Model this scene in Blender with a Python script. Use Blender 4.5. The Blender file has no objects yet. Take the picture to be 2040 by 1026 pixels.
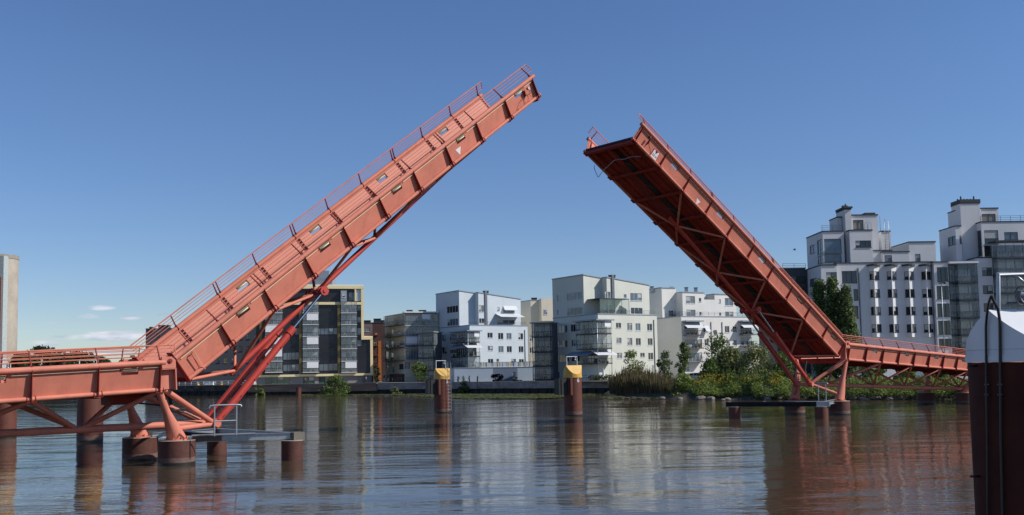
import bpy, bmesh, math, random
from mathutils import Vector, Matrix
R=math.radians
rng=random.Random(7)
sc=bpy.context.scene
COL=sc.collection
# ------------------------------------------------------------------ camera model
F=1952.18; TILT=.0747653; ROLL=.0183414; CYP=593.887; CAMZ=4.7575
FW=Vector((0,math.cos(TILT),math.sin(TILT))); UP0=Vector((0,-math.sin(TILT),math.cos(TILT))); RT0=Vector((1,0,0))
RT=RT0*math.cos(ROLL)-UP0*math.sin(ROLL); UPV=UP0*math.cos(ROLL)+RT0*math.sin(ROLL)
CAM=Vector((0,0,CAMZ))
def ray(x,y): return FW+RT*((x-1020)/F)+UPV*((CYP-y)/F)
def G(x,y,z=0.0):
    d=ray(x,y); return CAM+d*((z-CAMZ)/d.z)
def atY(x,y,Y):
    d=ray(x,y); return CAM+d*(Y/d.y)
cam=bpy.data.objects.new('camera',bpy.data.cameras.new('camera')); COL.objects.link(cam)
cam.matrix_world=Matrix(((RT.x,UPV.x,-FW.x,0),(RT.y,UPV.y,-FW.y,0),(RT.z,UPV.z,-FW.z,CAMZ),(0,0,0,1)))
cam.data.sensor_width=36; cam.data.lens=F/2040*36; cam.data.shift_y=(CYP-513)/2040
cam.data.clip_end=20000; cam.data.clip_start=.1
sc.camera=cam
# ------------------------------------------------------------------ materials
MATS={}
def mat(name,col,rough=.55,metal=0.,var=.12,vscale=1.5,col2=None,bump=0.,bscale=20.,spec=.5,stretch=(1,1,1),streak=0.,alpha=1.,leaf=False,trans=0.,dist=.01):
    if name in MATS: return MATS[name]
    m=bpy.data.materials.new(name); m.use_nodes=True; MATS[name]=m
    nt=m.node_tree; N=nt.nodes; Lk=nt.links; b=N['Principled BSDF']
    b.inputs['Roughness'].default_value=rough; b.inputs['Metallic'].default_value=metal
    b.inputs['Specular IOR Level'].default_value=spec
    c=tuple(col)+(1,)
    if col2 is None: col2=tuple(max(0,x*(1-var*2.2)) for x in col)
    if leaf:
        g=N.new('ShaderNodeNewGeometry'); mx=N.new('ShaderNodeMix'); mx.data_type='RGBA'
        mx.inputs[6].default_value=tuple(col2)+(1,); mx.inputs[7].default_value=c
        Lk.new(g.outputs['Random Per Island'],mx.inputs[0]); Lk.new(mx.outputs[2],b.inputs['Base Color'])
        tr=N.new('ShaderNodeBsdfTranslucent'); Lk.new(mx.outputs[2],tr.inputs[0])
        ms=N.new('ShaderNodeMixShader'); ms.inputs[0].default_value=.3
        Lk.new(b.outputs[0],ms.inputs[1]); Lk.new(tr.outputs[0],ms.inputs[2]); Lk.new(ms.outputs[0],N['Material Output'].inputs[0])
        return m
    tc=N.new('ShaderNodeTexCoord'); mp=N.new('ShaderNodeMapping'); mp.inputs['Scale'].default_value=stretch
    Lk.new(tc.outputs['Object'],mp.inputs[0])
    n=N.new('ShaderNodeTexNoise'); n.inputs['Scale'].default_value=vscale; n.inputs['Detail'].default_value=6; n.inputs['Roughness'].default_value=.62
    Lk.new(mp.outputs[0],n.inputs['Vector'])
    rp=N.new('ShaderNodeMapRange'); rp.inputs['From Min'].default_value=.3; rp.inputs['From Max'].default_value=.7
    Lk.new(n.outputs[0],rp.inputs[0])
    mx=N.new('ShaderNodeMix'); mx.data_type='RGBA'; mx.inputs[6].default_value=tuple(col2)+(1,); mx.inputs[7].default_value=c
    Lk.new(rp.outputs[0],mx.inputs[0]); out=mx.outputs[2]
    if streak>0:
        n2=N.new('ShaderNodeTexNoise'); n2.inputs['Scale'].default_value=1.; n2.inputs['Detail'].default_value=5
        mp2=N.new('ShaderNodeMapping'); mp2.inputs['Scale'].default_value=(2.2,2.2,.12)
        Lk.new(tc.outputs['Object'],mp2.inputs[0]); Lk.new(mp2.outputs[0],n2.inputs['Vector'])
        r2=N.new('ShaderNodeMapRange'); r2.inputs['From Min'].default_value=.52; r2.inputs['From Max'].default_value=.75; r2.inputs['To Max'].default_value=streak
        Lk.new(n2.outputs[0],r2.inputs[0])
        m2=N.new('ShaderNodeMix'); m2.data_type='RGBA'; m2.inputs[7].default_value=tuple(x*.45 for x in col)+(1,)
        Lk.new(r2.outputs[0],m2.inputs[0]); Lk.new(out,m2.inputs[6]); out=m2.outputs[2]
    Lk.new(out,b.inputs['Base Color'])
    if bump>0:
        n3=N.new('ShaderNodeTexNoise'); n3.inputs['Scale'].default_value=bscale; n3.inputs['Detail'].default_value=4
        Lk.new(mp.outputs[0],n3.inputs['Vector'])
        bp=N.new('ShaderNodeBump'); bp.inputs['Strength'].default_value=bump; bp.inputs['Distance'].default_value=dist
        Lk.new(n3.outputs[0],bp.inputs['Height']); Lk.new(bp.outputs[0],b.inputs['Normal'])
    if alpha<1: b.inputs['Alpha'].default_value=alpha
    return m
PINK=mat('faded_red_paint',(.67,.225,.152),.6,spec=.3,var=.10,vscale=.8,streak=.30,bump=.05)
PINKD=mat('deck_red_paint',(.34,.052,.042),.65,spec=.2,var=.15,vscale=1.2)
BOARD=mat('inner_board_paint',(.66,.24,.17),.6,spec=.3,var=.06,vscale=1.,col2=(.66,.27,.19))
RED=mat('fresh_red_paint',(.52,.062,.045),.38,var=.08,vscale=1.3)
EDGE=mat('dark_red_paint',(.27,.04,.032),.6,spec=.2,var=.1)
TAR=mat('tarred_beam',(.022,.023,.027),.75,spec=.15,var=.2)
BLACK=mat('black_rubber',(.018,.018,.02),.6)
STEELD=mat('dark_steel',(.05,.052,.058),.45,metal=.3)
GALV=mat('galvanized_steel',(.42,.45,.48),.42,metal=.55,var=.12,vscale=4)
SLAB=mat('pale_slab',(.62,.63,.63),.6,var=.05)
GALVD=mat('weathered_beam',(.12,.13,.15),.55,metal=.3,var=.2,vscale=2)
CHROME=mat('chrome_rod',(.55,.62,.7),.12,metal=1.,var=.03)
RUST=mat('rusty_pile_steel',(.115,.037,.025),.72,var=.2,vscale=2.2,streak=.5,bump=.25,bscale=9,dist=.03)
PILE=mat('brown_red_pile_paint',(.15,.043,.026),.65,var=.16,vscale=1.8,streak=.5,bump=.15,bscale=8,dist=.02)
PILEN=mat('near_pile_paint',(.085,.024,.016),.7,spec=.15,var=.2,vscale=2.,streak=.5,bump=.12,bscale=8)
YEL=mat('yellow_cap_paint',(.72,.42,.09),.45,var=.08,vscale=2.5,streak=.2)
WCAP=mat('white_cap_paint',(.80,.81,.82),.4,var=.04,vscale=2.)
WHITE=mat('white_marker_paint',(.8,.8,.8),.5,var=.04)
CREAMW=mat('cream_lamp',(.80,.70,.50),.5,var=.05)
LAMPG=mat('olive_lamp_housing',(.22,.19,.09),.5)
SIGNR=mat('sign_red',(.55,.03,.04),.5)
CONC=mat('concrete',(.47,.41,.33),.85,var=.12,vscale=.25,streak=.25,bump=.2,bscale=4)
QUAYC=mat('quay_concrete',(.42,.36,.33),.85,var=.25,vscale=.5,streak=.4,stretch=(1,1,2))
QUAYD=mat('quay_dark_timber',(.035,.032,.03),.8,var=.2)
GLASS=mat('dark_window_glass',(.025,.032,.04),.06,var=.3,vscale=.3,spec=.8)
GLASS2=mat('curtained_glass',(.22,.235,.25),.12,var=.3,vscale=.8,spec=.8)
GLASS3=mat('sky_tinted_glass',(.14,.19,.25),.06,var=.3,vscale=.4,spec=.9)  # reflected sky is put into the pane's blue-grey base colour
GLAZ=mat('balcony_glass',(.42,.50,.53),.05,var=.2,vscale=.5,spec=.9,alpha=.34)
FRAMEW=mat('white_window_frame',(.72,.74,.75),.5,var=.03)
FRAMED=mat('dark_window_frame',(.045,.05,.058),.45)
ROOFM=mat('dark_roof_felt',(.06,.063,.07),.8)
BARK=mat('bark',(.09,.065,.045),.9,var=.25,vscale=6)
FAB=mat('awning_fabric',(.62,.64,.66),.7,var=.05)
# ------------------------------------------------------------------ mesh builder
ORG={}
class MB:
    def __init__(s): s.v=[]; s.f=[]; s.m=[]; s.sm=[]; s.mats=None
    def quad(s,a,b,c,d,mi=0,sm=False):
        i=len(s.v); s.v+= [tuple(a),tuple(b),tuple(c),tuple(d)]; s.f.append((i,i+1,i+2,i+3)); s.m.append(mi); s.sm.append(sm); return s
    def poly(s,pts,mi=0):
        i=len(s.v); s.v+=[tuple(p) for p in pts]; s.f.append(tuple(range(i,i+len(pts)))); s.m.append(mi); s.sm.append(False); return s
    def hexa(s,p,mi=0):
        # p: 4 bottom (ring), 4 top (ring)
        i=len(s.v); s.v+=[tuple(q) for q in p]
        for f in ((3,2,1,0),(4,5,6,7),(0,1,5,4),(1,2,6,5),(2,3,7,6),(3,0,4,7)):
            s.f.append(tuple(i+k for k in f)); s.m.append(mi); s.sm.append(False)
        return s
    def box(s,x0,x1,y0,y1,z0,z1,mi=0):
        return s.hexa([(x0,y0,z0),(x1,y0,z0),(x1,y1,z0),(x0,y1,z0),(x0,y0,z1),(x1,y0,z1),(x1,y1,z1),(x0,y1,z1)],mi)
    def prism(s,pts,vec,mi=0):
        vec=Vector(vec); n=len(pts); i=len(s.v)
        s.v+=[tuple(p) for p in pts]+[tuple(Vector(p)+vec) for p in pts]
        s.f.append(tuple(range(i+n-1,i-1,-1))); s.f.append(tuple(range(i+n,i+2*n))); s.m+=[mi,mi]; s.sm+=[False,False]
        for k in range(n):
            j=(k+1)%n; s.f.append((i+k,i+j,i+n+j,i+n+k)); s.m.append(mi); s.sm.append(False)
        return s
    def tube(s,pts,r,n=12,mi=0,caps=True,closed=False):
        pts=[Vector(p) for p in pts]; rs=r if isinstance(r,(list,tuple)) else [r]*len(pts)
        base=len(s.v); ref=None
        for k,p in enumerate(pts):
            if closed: t=pts[(k+1)%len(pts)]-pts[k-1]
            elif k==0: t=pts[1]-pts[0]
            elif k==len(pts)-1: t=pts[-1]-pts[-2]
            else: t=(pts[k+1]-p).normalized()+(p-pts[k-1]).normalized()
            t.normalize()
            if ref is None:
                ref=Vector((0,0,1)) if abs(t.z)<.9 else Vector((1,0,0))
            a=ref-t*ref.dot(t); a.normalize(); b=t.cross(a); ref=a
            for q in range(n):
                an=2*math.pi*q/n; s.v.append(tuple(p+(a*math.cos(an)+b*math.sin(an))*rs[k]))
        K=len(pts)
        for k in range(K if closed else K-1):
            k2=(k+1)%K
            for q in range(n):
                q2=(q+1)%n
                s.f.append((base+k*n+q,base+k*n+q2,base+k2*n+q2,base+k2*n+q)); s.m.append(mi); s.sm.append(True)
        if caps and not closed:
            s.f.append(tuple(base+q for q in range(n-1,-1,-1))); s.f.append(tuple(base+(K-1)*n+q for q in range(n))); s.m+=[mi,mi]; s.sm+=[False,False]
        return s
    def bar(s,p0,p1,w,h,up=(0,0,1),mi=0):
        p0=Vector(p0);p1=Vector(p1);t=(p1-p0).normalized();u=Vector(up);u=(u-t*u.dot(t))
        if u.length<1e-6: u=Vector((1,0,0))-t*t.x
        u.normalize(); sd=t.cross(u); a=sd*(w/2); b=u*(h/2)
        return s.hexa([p0-a-b,p0+a-b,p0+a+b,p0-a+b,p1-a-b,p1+a-b,p1+a+b,p1-a+b],mi)
    def disc(s,c,n,r,th,k=16,mi=0):
        n=Vector(n).normalized(); c=Vector(c); return s.tube([c-n*th/2,c+n*th/2],r,k,mi)
    def sphere(s,c,r,nu=8,nv=6,sq=(1,1,1),mi=0,jit=0):
        c=Vector(c); i=len(s.v)
        for a in range(nv+1):
            th=math.pi*a/nv
            for b in range(nu):
                ph=2*math.pi*b/nu; q=1+(rng.uniform(-jit,jit) if 0<a<nv else 0)
                s.v.append((c.x+r*sq[0]*q*math.sin(th)*math.cos(ph),c.y+r*sq[1]*q*math.sin(th)*math.sin(ph),c.z+r*sq[2]*q*math.cos(th)))
        for a in range(nv):
            for b in range(nu):
                b2=(b+1)%nu; s.f.append((i+a*nu+b,i+a*nu+b2,i+(a+1)*nu+b2,i+(a+1)*nu+b)); s.m.append(mi); s.sm.append(True)
        return s
    def build(s,name,m,parent=None,org=None,kind=None,fix=True):
        if parent is not None: o0=ORG[parent.name]
        elif org is not None: o0=Vector(org)
        else:
            n=len(s.v); o0=Vector((sum(v[0] for v in s.v)/n,sum(v[1] for v in s.v)/n,min(v[2] for v in s.v)))
        me=bpy.data.meshes.new(name)
        me.from_pydata([(v[0]-o0.x,v[1]-o0.y,v[2]-o0.z) for v in s.v],[],s.f)
        ms=m if isinstance(m,(list,tuple)) else [m]
        for q in ms: me.materials.append(q)
        me.polygons.foreach_set('use_smooth',s.sm)
        if len(ms)>1: me.polygons.foreach_set('material_index',s.m)
        if fix:
            bm=bmesh.new(); bm.from_mesh(me); bmesh.ops.recalc_face_normals(bm,faces=bm.faces)
            for e in bm.edges:
                if len(e.link_faces)==2 and e.calc_face_angle(0)>.75: e.smooth=False
            bm.to_mesh(me); bm.free()
        me.update()
        o=bpy.data.objects.new(name,me); COL.objects.link(o)
        if parent is not None: o.parent=parent
        else: o.location=o0
        ORG[o.name]=o0
        if kind: o['kind']=kind
        return o
def tag(o,label,cat,group=None,kind=None):
    o['label']=label; o['category']=cat
    if group: o['group']=group
    if kind: o['kind']=kind
    return o
def empty(name,loc,label,cat,group=None):
    o=bpy.data.objects.new(name,None); COL.objects.link(o); o.location=loc; o.empty_display_size=.5
    ORG[o.name]=Vector(loc); return tag(o,label,cat,group)
def copy_tree(o,loc,label,group=None):
    def rec(s,parent):
        c=s.copy(); COL.objects.link(c)
        if parent is not None: c.parent=parent
        ORG[c.name]=Vector(loc)
        for ch in kids.get(s.name,[]): rec(ch,c)
        return c
    kids={}
    for q in list(COL.objects):
        if q.parent: kids.setdefault(q.parent.name,[]).append(q)
    c=rec(o,None); c.location=loc; c['label']=label
    if group: c['group']=group
    return c
# ------------------------------------------------------------------ water, ground, quays
def pxz(x,y,z): return G(x,y,z)
wm=bpy.data.materials.new('river_water'); wm.use_nodes=True
nt=wm.node_tree; N=nt.nodes; Lk=nt.links; b=N['Principled BSDF']
b.inputs['Base Color'].default_value=(.066,.047,.028,1); b.inputs['Roughness'].default_value=.03; b.inputs['IOR'].default_value=1.33
tc=N.new('ShaderNodeTexCoord')
def wave(scale,stretch,rot,detail,rough=.5):
    mp=N.new('ShaderNodeMapping'); mp.inputs['Scale'].default_value=stretch; mp.inputs['Rotation'].default_value=(0,0,R(rot))
    n=N.new('ShaderNodeTexNoise'); n.inputs['Scale'].default_value=scale; n.inputs['Detail'].default_value=detail; n.inputs['Roughness'].default_value=rough
    Lk.new(tc.outputs['Object'],mp.inputs[0]); Lk.new(mp.outputs[0],n.inputs['Vector']); return n.outputs[0]
def bump(h,st,dist,prev=None):
    bp=N.new('ShaderNodeBump'); bp.inputs['Strength'].default_value=st; bp.inputs['Distance'].default_value=dist
    Lk.new(h,bp.inputs['Height'])
    if prev: Lk.new(prev,bp.inputs['Normal'])
    return bp.outputs[0]
# wind patches: ripples are stronger in some drifting bands
patch=wave(.035,(.5,1.6,1),12,3)
pr=N.new('ShaderNodeMapRange'); pr.inputs['From Min'].default_value=.38; pr.inputs['From Max'].default_value=.66; pr.inputs['To Min'].default_value=.35; pr.inputs['To Max'].default_value=1.
Lk.new(patch,pr.inputs[0])
def mul(a,bb):
    m=N.new('ShaderNodeMath'); m.operation='MULTIPLY'; Lk.new(a,m.inputs[0]); Lk.new(bb,m.inputs[1]); return m.outputs[0]
n1=bump(wave(.20,(.45,1.,1),8,2),1.,.115)
n2=bump(mul(wave(.75,(.35,1.,1),-6,3),pr.outputs[0]),1.,.066,n1)
n3=bump(mul(wave(3.2,(.45,1.,1),10,3,.6),pr.outputs[0]),1.,.018,n2)
Lk.new(n3,b.inputs['Normal'])
w=MB().quad((-1500,-80,0),(1500,-80,0),(1500,2500,0),(-1500,2500,0)).build('water',wm,org=(0,0,0),kind='structure',fix=False)
GRASSG=mat('bank_grass',(.07,.09,.03),.95,var=.35,vscale=.7,bump=.4,bscale=6,dist=.2)
PAVE=mat('quay_paving',(.30,.28,.26),.9,var=.12,vscale=.4)
SOIL=mat('bank_soil',(.085,.075,.045),.95,var=.3,vscale=.6,bump=.5,bscale=3,dist=.3)
# waterfront line, left to right (water edge)
SHORE=[(-600,420),(-200,300),(-81.5,256.4),(-47,243),(-18.3,233),(8.2,211),(17.5,198)]
BANK=[(17.5,198),(19.5,176),(25.1,152),(34.6,143.5),(44,138),(52,132.5),(59,129.5),(90,124),(180,112),(600,90)]
QZ=2.45
# land behind the quays: one sheet at quay level reaching the horizon
land=[(x,y,QZ) for x,y in SHORE]+[(24,197,QZ),(26,180,QZ),(31,160,QZ),(38,152,QZ),(54,142,QZ),(62,137,QZ),(92,131,QZ),(182,118,QZ),(600,97,QZ),(3000,97,QZ),(3000,6000,QZ),(-3000,6000,QZ),(-3000,420,QZ)]
MB().poly(land).build('ground',PAVE,org=(0,200,QZ),kind='structure')
# sloping vegetated bank on the right
bk=MB(); up=[(24,197,QZ+.02),(26,180,QZ+.02),(31,160,QZ+.02),(38,152,QZ+.02),(46,147,QZ+.02),(54,142,QZ+.02),(62,137,QZ+.02),(92,131,QZ+.02),(182,118,QZ+.02),(600,97,QZ+.02)]
for i in range(len(up)-1):
    a,c=BANK[i],BANK[i+1]; n=6
    for k in range(n):
        t0,t1=k/n,(k+1)/n
        def P(pa,pu,t):
            z=-.4+(QZ+.42)*(t**.8); return Vector((pa[0]+(pu[0]-pa[0])*t,pa[1]+(pu[1]-pa[1])*t,z))
        bk.quad(P(a,up[i],t0),P(c,up[i+1],t0),P(c,up[i+1],t1),P(a,up[i],t1))
        # lawn strip behind the crest
    q=8
    bk.quad((up[i][0],up[i][1],QZ+.02),(up[i+1][0],up[i+1][1],QZ+.02),(up[i+1][0]+q,up[i+1][1]+q,QZ+.02),(up[i][0]+q,up[i][1]+q,QZ+.02))
bk.build('bank',SOIL,kind='structure')
# quay walls: concrete face with dark timber/sheet piling below
def quay(pts,z0,zm,z1,label,m1=QUAYC,m2=QUAYD,back=1.2):
    r=empty('quay_wall',(pts[0][0],pts[0][1],0),label,'quay wall')
    a=MB();bb=MB();c=MB()
    for (x0,y0),(x1,y1) in zip(pts[:-1],pts[1:]):
        d=Vector((x1-x0,y1-y0,0)).normalized(); n=Vector((d.y,-d.x,0))
        p0=Vector((x0,y0,0));p1=Vector((x1,y1,0))
        def slab(mb,f,g,za,zb):
            mb.hexa([p0+n*f+Vector((0,0,za)),p1+n*f+Vector((0,0,za)),p1-n*g+Vector((0,0,za)),p0-n*g+Vector((0,0,za)),p0+n*f+Vector((0,0,zb)),p1+n*f+Vector((0,0,zb)),p1-n*g+Vector((0,0,zb)),p0-n*g+Vector((0,0,zb))])
        slab(a,.6,back,zm,z1); slab(bb,.25,.2,z0,zm-.01); slab(c,.66,.3,z1+.002,z1+.1)
        L=(p1-p0).length; k=0
        while k<L:
            q=p0+d*k+n*.42; bb.tube([q+Vector((0,0,z0)),q+Vector((0,0,zm+.05))],.13,6); k+=2.4
    a.build('wall',m1,r); bb.build('timber_piling',m2,r); c.build('coping',CONC,r)
    return r
quay([(-200,301),(-81.5,257),(-68,252.5)],-.5,1.1,2.6,'dark stone quay wall in front of the dark grey block',mat('quay_stone',(.13,.12,.11),.9,var=.4,vscale=.8))
quay([(-67.8,252.4),(-47,243.4),(-33,239)],-.5,.7,2.55,'reddish brown quay wall with jetty below the black and yellow block',mat('quay_brown',(.42,.28,.20),.85,var=.3,vscale=.4,streak=.4,stretch=(.3,.3,4)))
quay([(-32.8,238.9),(-18.3,233.2),(-8,224)],-.5,1.0,2.5,'grey concrete quay wall under the pale blue block')
quay([(-7.8,223.8),(8.2,211.2),(24,197)],-.5,1.05,2.5,'long pale concrete quay wall under the grey-green block')
# floating lily pads
lm=mat('lily_pads',(.15,.165,.05),.5,leaf=True,col2=(.055,.07,.022))
lp=MB()
def lilies(n,fx):
    for k in range(n):
        x,y,r=fx()
        c=G(x,y,.0); a=rng.uniform(0,6.28); tl=rng.uniform(-.12,.12); t2=rng.uniform(-.12,.12)
        lp.poly([(c.x+r*math.cos(a+q)*1.15,c.y+r*math.sin(a+q),.035+rng.uniform(0,.1)+r*(tl*math.cos(a+q)+t2*math.sin(a+q))) for q in (0,1,2,3,4,5)])
def strip():
    x=rng.triangular(790,1205,1000); w=1-abs(x-1000)/215; 
    return x,785.2+rng.random()**.8*(2.5+7.2*min(1,w*1.5)),rng.uniform(.17,.4)
lilies(9500,strip)
def fringe():
    x=rng.uniform(600,800); return x,786.2+rng.random()*2.0,rng.uniform(.3,.5)
lilies(500,fringe)
def right():
    x=rng.uniform(1200,1330); return x,789+rng.random()*6,rng.uniform(.25,.5)
lilies(170,right)
o=lp.build('lily_pads',lm,fix=False); tag(o,'yellow-green carpet of floating lily pads along the far quay','lily pads',kind='stuff')
# ------------------------------------------------------------------ bridge frame
PHI=.7002164; BC,BS=math.cos(PHI),math.sin(PHI)
BO=Vector((-15.12353*1.2,44.37976*1.2,0)); BU=Vector((BC,BS,0)); BV=Vector((-BS,BC,0)); BZ=Vector((0,0,1))
W=5.46; OV=.3185; HG=1.44
def B(u,v,z): return BO+BU*u+BV*v+BZ*z
def uv(x,y,z=0):
    q=G(x,y,z)-BO; return q.dot(BU),q.dot(BV)
def onv(x,y,v):
    d=ray(x,y); t=(v-(CAM-BO).dot(BV))/d.dot(BV); q=CAM+d*t-BO; return q.dot(BU),q.z
Z0=6.06104; ZR=7.17569; UR=65.1824; AL=.6588030; AR=.5511328
cAL,sAL,cAR,sAR=math.cos(AL),math.sin(AL),math.cos(AR),math.sin(AR)
def cam_w(l): return .0555*max(0,l*(32.64-l))/266.3
def PL(l,v,w): w=w+cam_w(l); return B(l*cAL-w*sAL,v,Z0+l*sAL+w*cAL)
def PR(l,v,w): w=w+cam_w(l); return B(UR-l*cAR+w*sAR,v,ZR+l*sAR+w*cAR)
LR=[2.73,6.03,9.32,12.62,15.92,19.22,22.51,25.81,29.11,32.41]
def webv(w): return -.27+(w+.10)/(-HG+.16)*.35     # v of the web at height w (near side)
def seq(a,b,n): return [a+(b-a)*i/n for i in range(n+1)]
def girders(root,P,l0,l1,ribs,holes,lean=True,double=(),endplate=None,postl=None,side_names=('','')):
    """two splayed plate girders with tubes, ribs, boards, lamps and railings"""
    holes2=holes
    for sd in (0,1):
        holes=holes2[sd] if isinstance(holes2[0],(list,tuple)) else holes2
        S=(lambda v: v) if sd==0 else (lambda v: W-v)
        n=max(2,int((l1-l0)/3.3))
        MB().tube([P(l,S(-OV),0) for l in seq(l0,l1,n)],.158,14).build('top_chord',PINK,root)
        MB().tube([P(l,S(0),-HG) for l in seq(l0,l1,n)],.122,12).build('bottom_chord',PINK,root)
        # web with cut-outs, 3 cm thick
        wb=MB(); th=.03
        cuts=[l0+.05]; 
        for h in holes: cuts+=[h-.45,h+.45]
        cuts+=[l1-.12]; cuts.sort(); fill=[]
        def panel(a,b2,wa,wb_):
            k=max(1,int((b2-a)/1.7))
            for i in range(k):
                x0=a+(b2-a)*i/k; x1=a+(b2-a)*(i+1)/k
                p=[]
                for off in (0,th):
                    p+=[P(x0,S(webv(wa)+off),wa),P(x1,S(webv(wa)+off),wa),P(x1,S(webv(wb_)+off),wb_),P(x0,S(webv(wb_)+off),wb_)]
                wb.hexa(p)
        wt,wh,wl,wbm=-.10,-.19,-.55,-HG+.05
        panel(l0+.05,l1-.12,wl,wbm); panel(l0+.05,l1-.12,wt,wh-.002)
        edges=[l0+.05]+[e for h in holes for e in (h-.45,h+.45)]+[l1-.12]
        edges.sort()
        for a,b2 in zip(edges[0::2],edges[1::2]): panel(a,b2,wh-.002,wl+.002)
        wb.build('web_plate',PINK,root)
        # slim pale conduit under the top tube
        for a,b2 in zip(edges[0::2],edges[1::2]):
            if b2-a>1: MB().tube([P(a+.2,S(webv(-.2)-.05),-.235),P((a+b2)/2,S(webv(-.2)-.05),-.235),P(b2-.1,S(webv(-.2)-.05),-.235)],.022,6).build('conduit',CREAMW,root)
        for h in holes:
            lb=MB(); f=lambda l,v,w: P(l,S(v),w)
            vv=webv(-.3)
            lb.hexa([f(h-.40,vv-.06,-.31),f(h+.40,vv-.06,-.31),f(h+.40,vv+.14,-.31),f(h-.40,vv+.14,-.31),f(h-.40,vv-.06,-.21),f(h+.40,vv-.06,-.21),f(h+.40,vv+.14,-.21),f(h-.40,vv+.14,-.21)])
            lamp=lb.build('lamp_box',LAMPG,root)
            MB().tube([f(h-.38,vv+.06,-.345),f(h+.38,vv+.06,-.345)],.065,8).build('lamp_tube',CREAMW,lamp)
            MB().hexa([f(h-.52,vv-.02,-.33),f(h-.40,vv-.02,-.33),f(h-.40,vv+.1,-.33),f(h-.52,vv+.1,-.33),f(h-.52,vv-.02,-.25),f(h-.40,vv-.02,-.25),f(h-.40,vv+.1,-.25),f(h-.52,vv+.1,-.25)]).build('lamp_bracket',EDGE,lamp)
        for l in ribs:
            rb=MB(); t=.014
            pts=[(webv(-.1)-.005,-.13),(-OV-.162,-.02),(-.20,-HG+.02),(-.2,-HG-.145),(.1,-HG-.145),(webv(-HG+.1)-.005,-HG+.1)]
            rb.prism([P(l-t,S(v),w) for v,w in pts],P(l+t,S(0),0)-P(l-t,S(0),0))
            def ring(ll,cv,cw,r,rr,a0,a1,m=12):
                rb.tube([P(ll,S(cv+r*math.cos(a)),cw+r*math.sin(a)) for a in seq(a0,a1,m)],rr,5)
            ring(l,-OV,0,.168,.024,-2.6,2.2)
            for dl in (-.2,.2): ring(l+dl,0,-HG,.135,.02,1.2,5.2)
            a=P(l-.24,S(-.16),-HG-.135); 
            rb.hexa([P(l-.24,S(-.17),-HG-.155),P(l+.24,S(-.17),-HG-.155),P(l+.24,S(.06),-HG-.155),P(l-.24,S(.06),-HG-.155),P(l-.24,S(-.17),-HG-.13),P(l+.24,S(-.17),-HG-.13),P(l+.24,S(.06),-HG-.13),P(l-.24,S(.06),-HG-.13)])
            rb.build('stiffener',EDGE,root)
        # inner boards
        ib=MB(); segs=[l0+.2]+list(ribs)+[l1-.1]
        segs=sorted(set(round(x,3) for x in segs if l0<x<l1+.01))
        for a,b2 in zip(segs[:-1],segs[1:]):
            if b2-a<.5: continue
            a2,c2=a+.16,b2-.16
            hs=[h for h in holes if a<h<b2]
            for k in range(6):
                wa=-.2-.185*k; wz=wa-.177
                runs=[(a2,c2)]
                if hs and k<2: runs=[(a2,hs[0]-.46),(hs[0]+.46,c2)]
                for x0,x1 in runs:
                    p=[]
                    for off in (.13,.165): p+=[P(x0,S(webv(wa)+off),wa),P(x1,S(webv(wa)+off),wa),P(x1,S(webv(wz)+off),wz),P(x0,S(webv(wz)+off),wz)]
                    ib.hexa(p)
                ib.tube([P(b2-.2,S(webv(wa)+.15),wa+.012),P(b2+.2,S(webv(wa)+.15),wa+.012)],.012,4)
        ib.build('inner_boards',BOARD,root)
        for l in ribs:
            q=MB(); q.hexa([P(l-.12,S(webv(-.2)+.035),-.2),P(l-.09,S(webv(-.2)+.035),-.2),P(l-.09,S(webv(-.2)+.15),-.2),P(l-.12,S(webv(-.2)+.15),-.2),P(l-.12,S(webv(-1.3)+.035),-1.3),P(l-.09,S(webv(-1.3)+.035),-1.3),P(l-.09,S(webv(-1.3)+.15),-1.3),P(l-.12,S(webv(-1.3)+.15),-1.3)])
            q.build('board_bracket',EDGE,root)
        # railing: rails plus posts leaning inwards
        base=(-OV+.02,.15); top=(.10,.93)
        rl=MB(); r0,r1=(postl or (l0,l1+.35))
        for k,(fr,rr) in enumerate([(1,.040),(.77,.019),(.53,.019),(.29,.019)]):
            vv=base[0]+(top[0]-base[0])*fr; ww=base[1]+(top[1]-base[1])*fr
            rl.tube([P(l,S(vv),ww) for l in seq(r0,r1,n)],rr,6)
        vv0=base[0]+(top[0]-base[0])*.3; ww0=base[1]+(top[1]-base[1])*.3
        rl.tube([P(r1,S(top[0]),top[1]),P(r1,S(vv0),ww0)],.03,6)
        rail=rl.build('railing',PINK if lean else PINK,root)
        pl=list(ribs)+[x+.22 for x in double]
        for l in pl:
            if not(r0-.1<l<r1): continue
            p=MB(); t=.024
            pr=[(base[0]-.10,base[1]-.05),(base[0]+.14,base[1]-.05),(base[0]+.12,base[1]+.16),(top[0]+.03,top[1]+.01),(top[0]-.045,top[1]+.015)]
            p.prism([P(l-t,S(v),w) for v,w in pr],P(l+t,S(0),0)-P(l-t,S(0),0))
            p.build('railing_post',EDGE,rail)
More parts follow.
